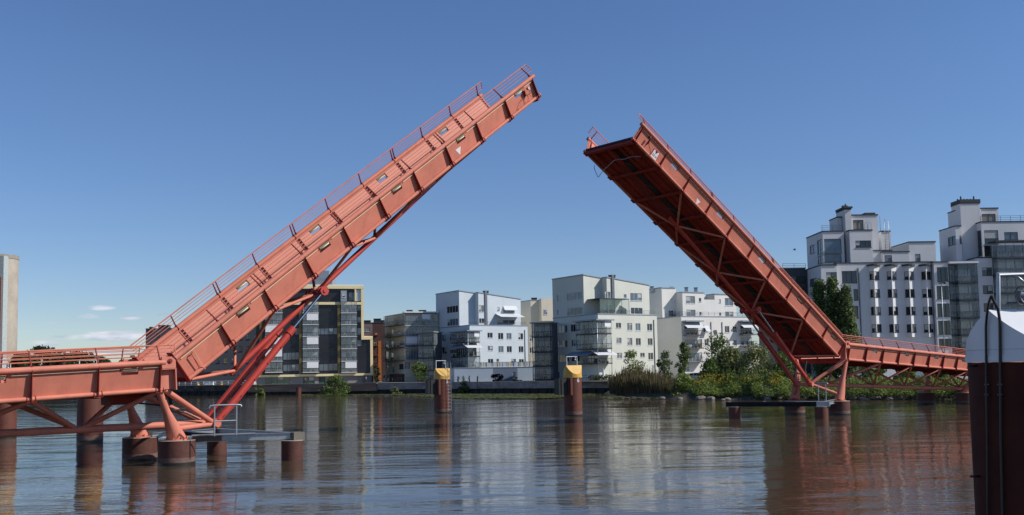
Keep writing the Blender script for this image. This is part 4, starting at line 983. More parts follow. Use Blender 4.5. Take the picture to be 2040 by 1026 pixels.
q=fF.P(fF.S(1240,620),0,1.2); MB().hexa([fF.P(fF.S(1235,620),zpar+.2,.01),fF.P(fF.S(1235,620)+.12,zpar+.2,.01),fF.P(fF.S(1235,620)+.12,zpar+.2,2.2),fF.P(fF.S(1235,620),zpar+.2,2.2),fF.P(fF.S(1235,620),zpar+2.4,.01),fF.P(fF.S(1235,620)+.12,zpar+2.4,.01),fF.P(fF.S(1235,620)+.12,zpar+1.4,2.2),fF.P(fF.S(1235,620),zpar+1.4,2.2)]).build('terrace_screen',GALVD,root)
zz=fB.sz(*Z3(650,640))[1]; awning(root,fB,-2.1,3.4,zz,1.0,2.4); awning(root,fA,-10,-.8,zz-.03,1.0,2.4,mat('blue_awning',(0,0,0)))
# glazed steel balcony stacks on the left ends of both blocks
def glazed_stack(root,x0,x1,Y,ang,ys,dep,label=None,base=BASEZ):
    p=atY(x0,700,Y); f=Fac(p.x,p.y,ang); a1=f.S(x1,700); zs=[f.sz((x0+x1)/2,y)[1] for y in ys]
    MB().hexa([f.P(0,base,-4),f.P(a1,base,-4),f.P(a1,base,-.3),f.P(0,base,-.3),f.P(0,zs[0],-4),f.P(a1,zs[0],-4),f.P(a1,zs[0],-.3),f.P(0,zs[0],-.3)]).build('stair_core',mat('core_wall',(.12,.13,.14),.8),root)
    MB().hexa([f.P(-.3,zs[0]+.003,-4.2),f.P(a1+.3,zs[0]+.003,-4.2),f.P(a1+.3,zs[0]+.003,dep+.3),f.P(-.3,zs[0]+.003,dep+.3),f.P(-.3,zs[0]+.3,-4.2),f.P(a1+.3,zs[0]+.3,-4.2),f.P(a1+.3,zs[0]+.3,dep+.3),f.P(-.3,zs[0]+.3,dep+.3)]).build('balcony_roof',TRG,root)
    for zt,zb in zip(zs[:-1],zs[1:]):
        balcony(root,f,0,a1,zb,zt-zb,dep,glaz=True,off=-.3,slabm=STEELD,railm=TAR); dark_back(root,f,.3,a1-.3,zb+.25,zb+2.4,off=-.3,gm=rng.choice((GLASS,GLASS3)))
    for a in (0.02,a1-.12):
        MB().hexa([f.P(a,base,dep-.4),f.P(a+.1,base,dep-.4),f.P(a+.1,base,dep-.3),f.P(a,base,dep-.3),f.P(a,zs[0],dep-.4),f.P(a+.1,zs[0],dep-.4),f.P(a+.1,zs[0],dep-.3),f.P(a,zs[0],dep-.3)]).build('balcony_post',STEELD,root)
glazed_stack(bl[0],836,868,262,-20,(663,689,714,739,757),1.6)
glazed_stack(gr[0],1064,1101,224,-20,(644.5,672,702,730,757),1.6)
# ---------- white block
p=atY(1357,631,232); fB=Fac(p.x,p.y,26); fA=Fac(p.x,p.y,-64)
root=empty('apartment_building',(p.x,p.y,BASEZ),'white block partly behind the right leaf and bushes, with a long roof terrace','apartment block','apartment blocks along the far quay')
zpar=fB.sz(1357,631)[1]; LB=fB.S(1496,660); aL=fA.S(1291,640); aU=fA.S(1319,610); pu=fA.P(aU,0); fU=Fac(pu.x,pu.y,26)
wB=[fB.rect(*Z4(*w)) for w in [(795,385,832,443),(873,424,901,464),(962,393,998,445),(1024,395,1058,443),(803,497,836,549),(762,495,784,548),(876,485,902,560),(1030,500,1058,548),(1090,400,1150,460),(1090,505,1150,552),(750,600,785,680),(975,500,1000,550)]]
wall(root,fB,0,LB,BASEZ,zpar,wB,WHW); wall(root,fA,aL,0,BASEZ,zpar,[],WHW)
e=fB.P(LB,0)+fA.d*aL; plan(root,[xy(fB,0),xy(fB,LB),(e.x,e.y),xy(fA,aL)],BASEZ,zpar,WHW,skip=(0,3),roof=TRG)
for w in wB: window(root,fB,w,nm=3 if w[1]-w[0]>2.6 else 2)
ztop=fU.sz(1319,574)[1]; n0=fU.S(1337,610); n1=fU.S(1360,610); LU=fU.S(1467,600); zt2=ztop-1.2
fo=2.6; pF=fU.P(0,0,fo); fF=Fac(pF.x,pF.y,26); s1=fF.S(1360,610); sR=fF.S(1467,610)
wall(root,fA,aL,aU,zpar+.2,ztop,[],WHW); wall(root,fU,0,s1,zpar+.2,ztop,[fU.rect(*Z4(520,270,580,320))],WHW)
wF=[fF.rect(*Z4(*w)) for w in [(655,157,728,215),(758,172,777,203),(660,264,732,318),(762,282,780,305),(963,173,1028,233),(916,182,931,213),(966,280,1030,330),(918,288,934,312)]]
d0,d1=fF.S(Z4(802,0)[0],610),fF.S(Z4(884,0)[0],610)
zm=fF.sz(*Z4(840,185))[1]
wall(root,fF,s1,d0,zpar+.2,zt2,wF,WHW); wall(root,fF,d1,sR,zpar+.2,zt2-.3,wF,WHW); wall(root,fF,d0,d1,zpar+.2,zm,[],WHW)
mb=MB(); 
for a,za,zb in ((s1,zpar+.2,zt2),(d0,zm,zt2),(d1,zm,zt2-.3),(sR,zpar+.2,zt2-.3)): mb.quad(fF.P(a,za,0),fF.P(a,zb,0),fF.P(a,zb,-10),fF.P(a,za,-10))
mb.quad(fF.P(d0,zm,-3),fF.P(d1,zm,-3),fF.P(d1,zt2-.2,-3),fF.P(d0,zt2-.2,-3)); mb.build('wall',WHW,root,fix=False)
rf=MB()
for a,b2,z in ((s1-.1,d0+.08,zt2),(d1-.08,sR+.1,zt2-.3)): rf.hexa([fF.P(a,z+.003,.15),fF.P(b2,z+.003,.15),fF.P(b2,z+.003,-14),fF.P(a,z+.003,-14),fF.P(a,z+.22,.15),fF.P(b2,z+.22,.15),fF.P(b2,z+.22,-14),fF.P(a,z+.22,-14)])
rf.hexa([fU.P(-.15,ztop+.003,.15),fU.P(s1-.15,ztop+.003,.15),fU.P(s1-.15,ztop+.003,-12),fU.P(-.15,ztop+.003,-12),fU.P(-.15,ztop+.25,.15),fU.P(s1-.15,ztop+.25,.15),fU.P(s1-.15,ztop+.25,-12),fU.P(-.15,ztop+.25,-12)]); rf.build('roof',TRG,root)
window(root,fU,fU.rect(*Z4(520,270,580,320)),nm=3)
for w in wF: window(root,fF,w,nm=4 if w[1]-w[0]>3 else (2 if w[1]-w[0]>1.3 else 1))
for x in (1313,1352,1382,1401): q=fU.P(fU.S(x,590),0,-3); chimney(root,q.x,q.y,ztop-1,ztop+.5,.8,.6,GALV)
parapet_rail(root,[fA.P(aU+1,zpar+.2,-.3),fB.P(-.3,zpar+.2,-.3),fB.P(LB-.4,zpar+.2,-.3)],1.0)
for x in (1417,1439): q=fB.P(fB.S(x,670),0,.09); MB().tube([(q.x,q.y,BASEZ+.2),(q.x,q.y,zpar-1.2)],.09,8).build('downpipe',GALVD,root)
for xa,xb,ys in ((1361,1394,(669,695,722)),(1473,1500,(668,690,718))):
    a0,a1=fB.S(xa,680),fB.S(xb,680)
    for i,y in enumerate(ys):
        z=fB.sz((xa+xb)/2,y)[1]; balcony(root,fB,a0,a1,z,3.1,1.6,glaz=False); dark_back(root,fB,a0+.3,a1-.3,z+.22,z+2.3)
        if i==0: awning(root,fB,a0-.2,a1+.2,z+3.2,1.4,2.2)
    zt=fB.sz((xa+xb)/2,ys[0])[1]+3.3; MB().hexa([fB.P(a0-.2,zt,.004),fB.P(a1+.2,zt,.004),fB.P(a1+.2,zt,1.7),fB.P(a0-.2,zt,1.7),fB.P(a0-.2,zt+.3,.004),fB.P(a1+.2,zt+.3,.004),fB.P(a1+.2,zt+.3,1.7),fB.P(a0-.2,zt+.3,1.7)]).build('balcony_roof',TRG,root)
a0,a1=fB.S(1402,650),fB.S(1411,650); awning(root,fB,a0,a1,fB.sz(1406,648)[1],1.5,1.1)
# ---------- cream block behind, between the blue and grey-green ones
p=atY(1057,600,275); f=Fac(p.x,p.y,16); g=Fac(p.x,p.y,-60)
root=empty('apartment_building',(p.x,p.y,BASEZ),'cream block showing between the pale blue and grey-green blocks','apartment block','apartment blocks along the far quay')
z1=f.sz(1057,599)[1]; a1=f.S(1120,650); a0=g.S(1034,620)
ops=[f.rect(*Z3(*w)) for w in ((222,332,250,370),(132,525,160,570),(132,615,160,660))]
s1=f.S(1074,620)
wall(root,f,0,a1,BASEZ,z1,ops,CREAM); wall(root,g,a0,0,BASEZ,z1,[],CREAM); e=f.P(a1,0)+g.d*a0
plan(root,[xy(f,0),xy(f,a1),(e.x,e.y),xy(g,a0)],BASEZ,z1,CREAM,skip=(0,3),roof=TRG)
[window(root,f,o,nm=2) for o in ops]
pz=f.sz(1070,640)[1]
MB().hexa([f.P(s1,pz,0.004),f.P(a1,pz,0.004),f.P(a1,pz,2.2),f.P(s1,pz,2.2),f.P(s1,z1+.5,0.004),f.P(a1,z1+.5,0.004),f.P(a1,z1+.5,2.2),f.P(s1,z1+.5,2.2)]).build('bay',CREAM,root)
o=f.rect(*Z3(222,332,250,370)); window(root,f,o,nm=2,off=2.22,depth=0.0)
q=f.P(2,0,-3); chimney(root,q.x,q.y,z1-1,z1+.9,1.6,1,GALVD)
# ---------- olive-cream block with glazed balconies
p=atY(805,640,268); fB=Fac(p.x,p.y,18); fA=Fac(p.x,p.y,-62); OLV=plaster('olive_cream_plaster',(.80,.69,.50)); 
root=empty('apartment_building',(p.x,p.y,BASEZ),'ochre block with glazed balcony bands, left of the pale blue block','apartment block','apartment blocks along the far quay')
z1=fB.sz(805,625)[1]; a1=fB.S(872,690); aL=fA.S(767,660); aW=fA.S(760,720)
wA=[fA.rect(*Z2(*w)) for w in ((190,485,222,550),(240,490,262,540),(190,575,222,635),(240,585,262,640),(203,675,222,722),(250,675,268,745),(310,485,350,525),(305,675,345,725),(290,395,320,430),(240,395,262,430),(175,768,193,822),(205,768,225,822))]
wall(root,fA,aL,0,BASEZ,z1,wA,OLV); 
wB=[fB.rect(*Z2(*w)) for w in ((360,375,485,450),(360,470,470,545),(360,570,470,640),(350,285,480,365),(490,300,600,360),(490,390,600,450),(345,660,400,720))]
wall(root,fB,0,a1,BASEZ,z1,wB,OLV); e=fB.P(a1,0)+fA.d*aL
plan(root,[xy(fB,0),xy(fB,a1),(e.x,e.y),xy(fA,aL)],BASEZ,z1,OLV,skip=(0,3),roof=GALV)
[window(root,fA,w,nm=1) for w in wA]; [window(root,fB,w,nm=5,gm=GLASS2 if i%2 else GLASS3,hm=0) for i,w in enumerate(wB)]
for i,y in enumerate((368,456,550,655)):
    z=fB.sz(*Z2(420,y))[1]; zt=fB.sz(*Z2(420,(270,368,456,550)[i]))[1]
    balcony(root,fB,0.02,a1,z,zt-z,1.5,glaz=True,slabm=SLAB,blind=[(.02,.42,.75)] if i==2 else ([(.5,.75,.5)] if i==0 else None),railm=GALVD)
    z=fA.sz(*Z2(290,y))[1]; balcony(root,fA,aL*.93 if i else aL*.85,0,z,zt-z,1.3,glaz=(i==0),slabm=GALVD,railm=mat('olive_rail',(.28,.24,.14),.6))
z=fB.sz(*Z2(480,262))[1]; MB().hexa([fB.P(-.4,z,-.0),fB.P(a1,z,.004),fB.P(a1,z,1.9),fB.P(-.4,z,1.9),fB.P(-.4,z+.35,.0),fB.P(a1,z+.35,.004),fB.P(a1,z+.35,1.9),fB.P(-.4,z+.35,1.9)]).build('balcony_roof',FRAMEW,root)
g0,g1=fA.S(Z2(245,0)[0],750),fA.S(Z2(415,0)[0],750)
MB().hexa([fA.P(aL*.5,BASEZ,.01),fA.P(-.1,BASEZ,.01),fA.P(-.1,BASEZ,1.6),fA.P(aL*.5,BASEZ,1.6),fA.P(aL*.5,fA.sz(800,745)[1],.01),fA.P(-.1,fA.sz(800,745)[1],.01),fA.P(-.1,fA.sz(800,745)[1],1.6),fA.P(aL*.5,fA.sz(800,745)[1],1.6)]).build('porch',mat('brown_porch',(.13,.07,.05),.8),root)
for x,w in ((822,1.6),(848,2.0)): q=fB.P(fB.S(x,620),0,-4); chimney(root,q.x,q.y,z1-1,z1+1.1,w,1.2,GALVD if x<830 else mat('red_hood',(.4,.05,.04),.6))
# ---------- red-brown block behind
p=atY(744,660,300); f=Fac(p.x,p.y,8); a0=f.S(722,700); a1=f.S(775,700); z1=f.sz(748,643.5)[1]
BRN=plaster('red_brown_plaster',(.25,.17,.15)); ORG_=plaster('orange_plaster',(.50,.17,.04))
root=empty('apartment_building',(p.x,p.y,BASEZ),'red-brown block with an orange strip, squeezed behind the black and yellow block','apartment block','apartment blocks along the far quay')
ops=[f.rect(*Z2(*w)) for w in ((38,380,70,415),(105,555,132,605),(20,380,32,415))]
s0,s1=f.S(Z2(92,0)[0],700),f.S(Z2(137,0)[0],700); s2=f.S(Z2(162,0)[0],700)
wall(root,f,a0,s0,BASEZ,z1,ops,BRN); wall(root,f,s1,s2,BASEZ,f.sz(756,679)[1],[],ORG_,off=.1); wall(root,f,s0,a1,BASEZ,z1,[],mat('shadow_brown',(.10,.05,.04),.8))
plan(root,[xy(f,a0),xy(f,a1),xy(f,a1,-14),xy(f,a0,-14)],BASEZ,z1,BRN,skip=(0,))
[window(root,f,o,nm=2) for o in ops]
for y in (445,530,610,690): z=f.sz(748,Z2(0,y)[1])[1]; balcony(root,f,s0,s1,z,3.2,1.3,glaz=False,slabm=mat('red_slab',(.30,.06,.03),.7),railm=mat('red_slab',(0,0,0)))
for k,(x,w) in enumerate(((730,2.5),(752,2.2),(763,1.2))): q=f.P(f.S(x,650),0,-4); chimney(root,q.x,q.y,z1-1,z1+.9+.5*(k==1),w,1.2,ROOFM)
# ---------- black block in a yellow frame
p=atY(606,569,262); f=Fac(p.x,p.y,15); YF=plaster('yellow_frame_plaster',(.86,.72,.41)); BLK=mat('black_cladding',(.028,.028,.034),.35,var=.3,vscale=.2); GREYW=plaster('grey_ground_floor',(.26,.25,.24))
root=empty('apartment_building',(p.x,p.y,BASEZ),'black clad block in a yellow frame with white-blinded glazed balconies','apartment block','apartment blocks along the far quay')
aL=f.S(510,690); a1=f.S(724.5,640); a2=f.S(742.5,700); zt=f.sz(700,569)[1]; zst=f.sz(733,671)[1]; zb=f.sz(640,745)[1]; zb0=f.sz(640,749.5)[1]
def fbx(m_,x0,x1,z0,z1,o0,o1): m_.hexa([f.P(x0,z0,o1),f.P(x1,z0,o1),f.P(x1,z0,o0),f.P(x0,z0,o0),f.P(x0,z1,o1),f.P(x1,z1,o1),f.P(x1,z1,o0),f.P(x0,z1,o0)])
def R1(*w): return f.rect(*Z1(*w))
ops=[R1(*w) for w in ((952,430,1110,480),(790,430,826,482),(700,615,826,672),(700,705,826,758),(972,700,1112,755),(1258,520,1352,568),(1232,258,1298,300),(1232,345,1300,390),(1232,430,1300,485),(1200,160,1245,225),(1060,430,1110,480))][:10]
wall(root,f,aL,a1-.5,zb,zt-.6,ops,BLK); wall(root,f,a1-.5,a2-.5,zb,zst-.5,[],BLK)
[window(root,f,o,nm=max(2,round((o[1]-o[0])/1.2)),fm=FRAMED,gm=GLASS3) for o in ops]
fr=MB(); x=f.S(829,0)
s6=lambda v: f.S(Z1(v,0)[0],690)
fbx(fr,aL,a1,zt-.9,zt,.01,.55); fbx(fr,a1-.7,a1,zst-.001,zt-.902,.01,.5); fbx(fr,a1-.7,a2,zst-.75,zst,.01,.54); fbx(fr,a2-.7,a2,zb+.002,zst-.752,.01,.5); fbx(fr,aL,a2,zb0,zb,.01,.56)
z_=f.sz(700,602)[1]; fbx(fr,aL,a1-.702,z_-.7,z_,.012,.5)
fr.build('yellow_frame',YF,root)
pil=MB()
for xx in (530,829,1121): fbx(pil,s6(xx)-.35,s6(xx)+.35,zb+.002,z_-.702,.012,.35)
pil.build('pilasters',mat('ochre_pilaster',(.30,.22,.08),.7),root)
pn=MB()
for xx in (745,905,1040,1215,1330):
    fbx(pn,s6(xx)-.02,s6(xx)+.02,zb,(zt-1) if xx<1300 else zst-1,.005,.03)
for yy in (300,345,400,500,575,610,690): zq=f.sz(*Z1(900,yy))[1]; fbx(pn,aL,(a1-.75),zq-.03,zq+.03,.005,.03)
pn.build('cladding_joints',FRAMED,root)
ground=[R1(*w) for w in ((565,797,752,865),(968,795,1020,850),(850,800,938,865))]
wall(root,f,aL,a2-.3,BASEZ,zb0,ground,GREYW,off=-.1); [window(root,f,o,nm=max(1,round((o[1]-o[0])/1.8)),fm=FRAMED,gm=mat('green_shop_glass',(.05,.11,.09),.08,spec=.9),off=-.1) for o in ground]
plan(root,[xy(f,aL),xy(f,a1),xy(f,a1,-16),xy(f,aL,-16)],BASEZ,zt,BLK,skip=(0,),roof=FRAMEW); plan(root,[xy(f,a1-.1),xy(f,a2),xy(f,a2,-15.9),xy(f,a1-.1,-15.9)],BASEZ,zst,BLK,skip=(0,),roof=YF)
for (xa,xb),bl_ in (((562,695),(2,3,4)),((845,968),(1,3,5)),((1135,1255),(5,))):
    ys=(322,410,500,592,686,770); prev=232
    for i,y in enumerate(ys):
        z=f.sz(*Z1((xa+xb)/2,y))[1]; zt_=f.sz(*Z1((xa+xb)/2,prev))[1]; prev=y
        balcony(root,f,s6(xa),s6(xb),z,zt_-z,1.5,slabm=SLAB,railm=GALVD,off=.02,blind=[(.26 if xa>562 else .02,.96,.66)] if i in bl_ else None,dens=.16)
        dark_back(root,f,s6(xa)+.3,s6(xb)-.3,z+.3,z+2.5,off=.02)
o=R1(1133,150,1178,238); b2=MB(); fbx(b2,o[0],o[1],o[2],o[3],.01,1.2); bb=b2.build('box_bay',GALV,root); window(root,f,(o[0]+.4,o[1]-.4,o[2]+1.2,o[3]-.6),nm=1,off=1.22,depth=.0)
# roof-corner loggia: pale column; the open corner's sky is painted on a pane
o=R1(1240,138,1252,228); b2=MB(); fbx(b2,o[0],o[1],o[2],o[3],.02,.5); b2.build('loggia_column',YF,root)
o=R1(1255,140,1296,226); window(root,f,o,nm=1,fm=FRAMEW,gm=mat('sky_pane',(.45,.6,.75),.15,spec=.9),off=.03,depth=0,sill=False)
q=f.P(f.S(640,560),0,-6); vb=MB(); vb.box(q.x-5,q.x+4,q.y-3,q.y+3,zt+.2,zt+2.2); vb.hexa([(q.x-1,q.y-3,zt+2.21),(q.x+3,q.y-3,zt+2.21),(q.x+3,q.y+3,zt+2.21),(q.x-1,q.y+3,zt+2.21),(q.x+1,q.y-2,zt+4.4),(q.x+3,q.y-2,zt+4.4),(q.x+3,q.y+2,zt+4.4),(q.x+1,q.y+2,zt+4.4)]); vb.build('roof_plant',GALV,root)
# ---------- dark grey block on the left, mostly behind the left leaf
p=atY(345,690,285); f=Fac(p.x,p.y,4); DG=plaster('dark_grey_render',(.095,.10,.115)); aL=f.S(290,700); a1=f.S(530,700); z1=f.sz(345,655)[1]
root=empty('apartment_building',(p.x,p.y,BASEZ),'dark grey block seen under and behind the left raised leaf','apartment block','apartment blocks along the far quay')
ops=[f.rect(x-3.5,y-5,x+3.5,y+6) for x in range(300,530,15) for y in (670,694,717,740)]
ops=[o for i,o in enumerate(ops) if (i*7)%5]
wall(root,f,aL,a1,BASEZ,z1,ops,DG); plan(root,[xy(f,aL),xy(f,a1),xy(f,a1,-14),xy(f,aL,-14)],BASEZ,z1,DG,skip=(0,))
[window(root,f,o,nm=2,fm=mat('ochre_frame',(.55,.42,.2),.6) if i in (20,28,33) else FRAMED,gm=GLASS3 if i%3 else GLASS) for i,o in enumerate(ops)]
lx0,lx1=f.S(478,640),f.S(500,640); zq=f.sz(490,610)[1]; bx_=MB(); bx_.hexa([f.P(lx0,z1+.2,-.2),f.P(lx1,z1+.2,-.2),f.P(lx1,z1+.2,-8),f.P(lx0,z1+.2,-8),f.P(lx0,zq,-.2),f.P(lx1,zq,-.2),f.P(lx1,zq,-8),f.P(lx0,zq,-8)]); bx_.build('stair_head',mat('pale_grey_render',(.35,.34,.33),.9),root)
b2=MB(); b2.hexa([f.P(f.S(300,690),z1-.5,.01),f.P(f.S(306,690),z1-.5,.01),f.P(f.S(306,690),z1-.5,1.5),f.P(f.S(300,690),z1-.5,1.5),f.P(f.S(300,690),z1+.6,.01),f.P(f.S(306,690),z1+.6,.01),f.P(f.S(306,690),z1+.6,1.5),f.P(f.S(300,690),z1+.6,1.5)]); b2.build('roof_box',ROOFM,root)
q=f.P(f.S(318,660),0,-5); chimney(root,q.x,q.y,z1-1,z1+1.2,3,2,ROOFM)
# ---------- concrete silo at the left edge
p=atY(-13,700,330); r_=42/F*330
root=empty('silo',(p.x,p.y,BASEZ),'tall round concrete silo at the left edge behind the bridge railing','silo')
zt=atY(8,511,330).z
MB().tube([(p.x,p.y,BASEZ),(p.x,p.y,zt)],r_,40).build('shaft',CONC,root); MB().tube([(p.x,p.y,zt-1.0),(p.x,p.y,zt+.3)],r_*1.02,40).build('rim',mat('silo_rim',(.32,.29,.25),.9),root)
q=atY(-2,700,320).x; MB().box(q-6,q+1.0,p.y-r_-3,p.y-r_-.05,BASEZ,zt-1).build('lift_tower',mat('pale_tower',(.45,.5,.48),.8),root)
MB().box(q-1.0,q+.4,p.y-r_-3.2,p.y-r_-3.003,BASEZ+6,zt-8).build('red_strip',mat('red_brick',(.32,.14,.10),.9),root)
# ---------- white complex on the right
WC=plaster('cool_white_plaster',(.70,.70,.70)); DKF=FRAMED
p=atY(1705,560,176); f=Fac(p.x,p.y,1.5)
root=empty('apartment_building',(p.x,p.y,BASEZ),'big white complex with stepped towers and pointed window bays on the right','apartment block','apartment blocks along the far quay')
def r7(*w): return f.rect(*Z7(*w))
def r6(*w): return f.rect(*Z6(*w))
def r8(*w): return f.rect(*Z8(*w))
def block(x0,x1,y0,y1,off,dep,m=WC,ops=(),Z=None,fm=DKF,nm=2,sops=(),roof=ROOFM,gm=None,lip=True,zb=None,nms=None):
    """box whose front plane stands off metres in front of the main facade; columns and rows are picture positions"""
    x0,y0=Z(x0,y0); x1,y1=Z(x1,y1); q=f.P(0,0,off); g=Fac(q.x,q.y,1.5)
    ym=(y0+y1)/2; a0,a1=g.S(x0,ym),g.S(x1,ym); z1=g.sz((x0+x1)/2,y0)[1]; z0=zb if zb is not None else max(BASEZ,g.sz((x0+x1)/2,y1)[1])
    oo=[g.rect(*Z(*o)) for o in ops]
    wall(root,g,a0,a1,z0,z1,oo,m); so=[]
    if sops:
        e=g.P(a0,0); h=Fac(e.x,e.y,91.5); so=[h.rect(*Z(*o)) for o in sops]; wall(root,h,0,dep,z0,z1,so,m)
        for o in so: window(root,h,o,nm=2 if o[1]-o[0]>1.6 else 1,fm=fm,gm=gm)
    plan(root,[xy(g,a0),xy(g,a1),xy(g,a1,-dep),xy(g,a0,-dep)],z0,z1,m,skip=(0,3) if sops else (0,),roof=roof)
    for i,o in enumerate(oo): window(root,g,o,nm=(nms[i] if nms else (nm if o[1]-o[0]>1 else 1)),fm=fm,gm=gm)
    return g,a0,a1,z0,z1
# main front
g,m0,m1,_,zM=block(420,1035,462,1100,0,14,Z=Z6,ops=[(440,512,536,590),(515,628,545,700),(515,735,545,815),(535,875,548,930)],zb=BASEZ,nms=[3,1,1,1])
# pointed bays, each with five or four windows on both faces
for cx in (647,757,868,977):
    for k,(y0,y1) in enumerate(((517,569),(630,682),(742,794),(853,905))): pass
    x0=f.sz(*Z6(cx-30-(2 if cx<700 else 0),600))[0]; x1=f.sz(*Z6(cx+36,600))[0]; xa=x0+(x1-x0)*.30; zt_=f.sz(*Z6(cx,482))[1]; zl=f.sz(*Z6(cx,935))[1]
    ap=.95; L=[f.P(x0,0,.004),f.P(xa,0,ap),f.P(x1,0,.004)]
    for s_,(A,Bp) in enumerate(((L[0],L[1]),(L[1],L[2]))):
        d=(Bp-A); ln=d.length; h=Fac(A.x,A.y,0); h.d=d.normalized(); h.n=Vector((h.d.y,-h.d.x,0))
        ops=[]
        for y0,y1 in ((517,569),(630,682),(742,794),(853,905)):
            za=f.sz(*Z6(cx,y1))[1]; zb_=f.sz(*Z6(cx,y0))[1]; ops.append((.12 if s_ else .10,ln-.12,za,zb_))
        wall(root,h,0,ln,zl,zt_,ops,WC,depth=.12)
        for o in ops: window(root,h,o,nm=1 if s_==0 else 2,fm=DKF,gm=GLASS2 if (s_ and rng.random()<.5) else GLASS,depth=.08,bar=.06)
    mb=MB(); mb.poly([L[0]+BZ*zl,L[1]+BZ*zl,L[2]+BZ*zl]); mb.build('bay_soffit',WC,root,fix=False)
    mb=MB(); mb.prism([f.P(x0-.35,zt_+.003,.004),f.P(xa-.2,zt_+.003,ap+.55),f.P(xa+.4,zt_+.003,ap+.5),f.P(x1+.25,zt_+.003,.004)],(0,0,.3)); mb.build('bay_cap',ROOFM,root)
for x in (553,1022): q=f.P(f.S(Z6(x,0)[0],600),0,.1); MB().tube([(q.x,q.y,BASEZ+.1),(q.x,q.y,zM-.8)],.1,8).build('downpipe',GALVD,root)
# left corner wing with shaded return, seen behind the poplars
gw,a0,a1,_,zW=block(318,420,478,1100,1.2,10,Z=Z6,ops=[(340,520,410,590)],sops=[(235,560,280,610)],zb=BASEZ,nms=[2])
parapet_rail(root,[gw.P(a0,zW+.2,-.2),gw.P(a1,zW+.2,-.2)],1.0)
block(20,219,500,1100,-6,12,m=mat('dark_link',(.05,.055,.065),.5),Z=Z6,ops=[(110,545,210,590),(110,610,210,660)],zb=BASEZ,gm=GLASS,nms=[4,4])
q=f.P(0,0,-6); gg=Fac(q.x,q.y,1.5); parapet_rail(root,[gg.P(gg.S(1560,540),gg.sz(1560,536.5)[1]+.1,-.2),gg.P(gg.S(1606,540),gg.sz(1606,536.5)[1]+.1,-.2)],1.0)
# left tower: glazed corner room
gt,a0,a1,_,zT=block(320,455,262,470,-1.5,9,Z=Z6,ops=[(328,307,437,400),(328,405,437,455)],sops=[(236,347,268,400),(283,312,316,405),(286,415,316,465)],nms=[1,1],gm=GLASS3)
parapet_rail(root,[gt.P(a0,zT+.2,-.2),gt.P(a1,zT+.2,-.2)],1.0)
block(410,440,172,270,-3.5,4,Z=Z6)
g,a0,a1,_,zc=block(466,505,120,460,-2.0,4.5,Z=Z6)
MB().hexa([g.P(a0-.25,zc+.23,.25),g.P(a1+.25,zc+.23,.25),g.P(a1+.25,zc+.23,-4.2),g.P(a0-.25,zc+.23,-4.2),g.P(a0-.25,zc+.55,.25),g.P(a1+.25,zc+.55,.25),g.P(a1+.25,zc+.55,-4.2),g.P(a0-.25,zc+.55,-4.2)]).build('chimney_hood',ROOFM,root)
for k in range(4): q=g.P(a0+(a1-a0)*(k+.5)/4,zc+.5,-1.5); MB().tube([q,q+BZ*(.5+.3*(k==2))],.16,8).build('vent_pipe',ROOFM,root)
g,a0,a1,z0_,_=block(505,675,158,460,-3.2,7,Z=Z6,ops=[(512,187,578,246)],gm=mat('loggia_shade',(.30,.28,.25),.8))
MB().hexa([g.P(a0+2.8,_+.23,-.5),g.P(a1-.2,_+.23,-.5),g.P(a1-.2,_+.23,-4),g.P(a0+2.8,_+.23,-4),g.P(a0+2.8,_+.6,-.5),g.P(a1-.2,_+.6,-.5),g.P(a1-.2,_+.6,-4),g.P(a0+2.8,_+.6,-4)]).build('roof_hatch',ROOFM,root)
g,a0,a1,z0_,zz=block(492,637,255,460,-.6,3,Z=Z6,ops=[(527,318,626,362)],nms=[3],gm=GLASS)
hoop=MB()
for x in (602,622):
    q=g.P(g.S(Z6(x,0)[0],455),zz+.2,-.4); hoop.tube([q-Vector((.35,0,0)),q+Vector((-.3,0,1.0)),q+Vector((0,0,1.5)),q+Vector((.3,0,1.0)),q+Vector((.35,0,0))],.04,6)
hoop.build('ladder_hoops',GALV,root)
g,a0,a1,z0_,zz=block(693,752,262,390,-5.5,5,Z=Z6)
ld=MB(); qa=g.P(g.S(Z6(712,0)[0],480),0,.3); zl=g.sz(*Z6(716,378))[1]
for s in (0,.75): ld.tube([qa+Vector((s,0,zl)),qa+Vector((s,0,zz+2.0))],.045,6)
for k in range(12): ld.tube([qa+BZ*(zl+.5*k),qa+Vector((.75,0,zl+.5*k))],.03,5)
ld.build('roof_ladder',GALV,root); an=MB(); q=g.P(a0+.3,zz,-1); an.tube([q,q+BZ*3.2],.04,5); an.tube([q+Vector((.9,0,0)),q+Vector((.9,0,2.6))],.03,5); an.build('antenna',GALVD,root)
block(640,760,385,460,-2.5,4,Z=Z6); block(700,872,393,460,-1.8,5,Z=Z6,ops=[(713,412,760,452)],gm=mat('grey_door',(.20,.21,.22),.6),nms=[1])
g,a0,a1,z0_,zz=block(870,1040,330,462,-2.6,8,Z=Z6,ops=[(908,404,942,450)],gm=mat('grey_door',(0,0,0)),nms=[1])
mb=MB(); mb.prism([g.P(a0-3.4,z0_,-4.5),g.P(a0-.003,z0_,-.02),g.P(a0-.003,zz,-.02),g.P(a0-3.4,g.sz(*Z6(770,365))[1],-4.5)],g.n*-.2); mb.build('slanted_wall',WC,root)
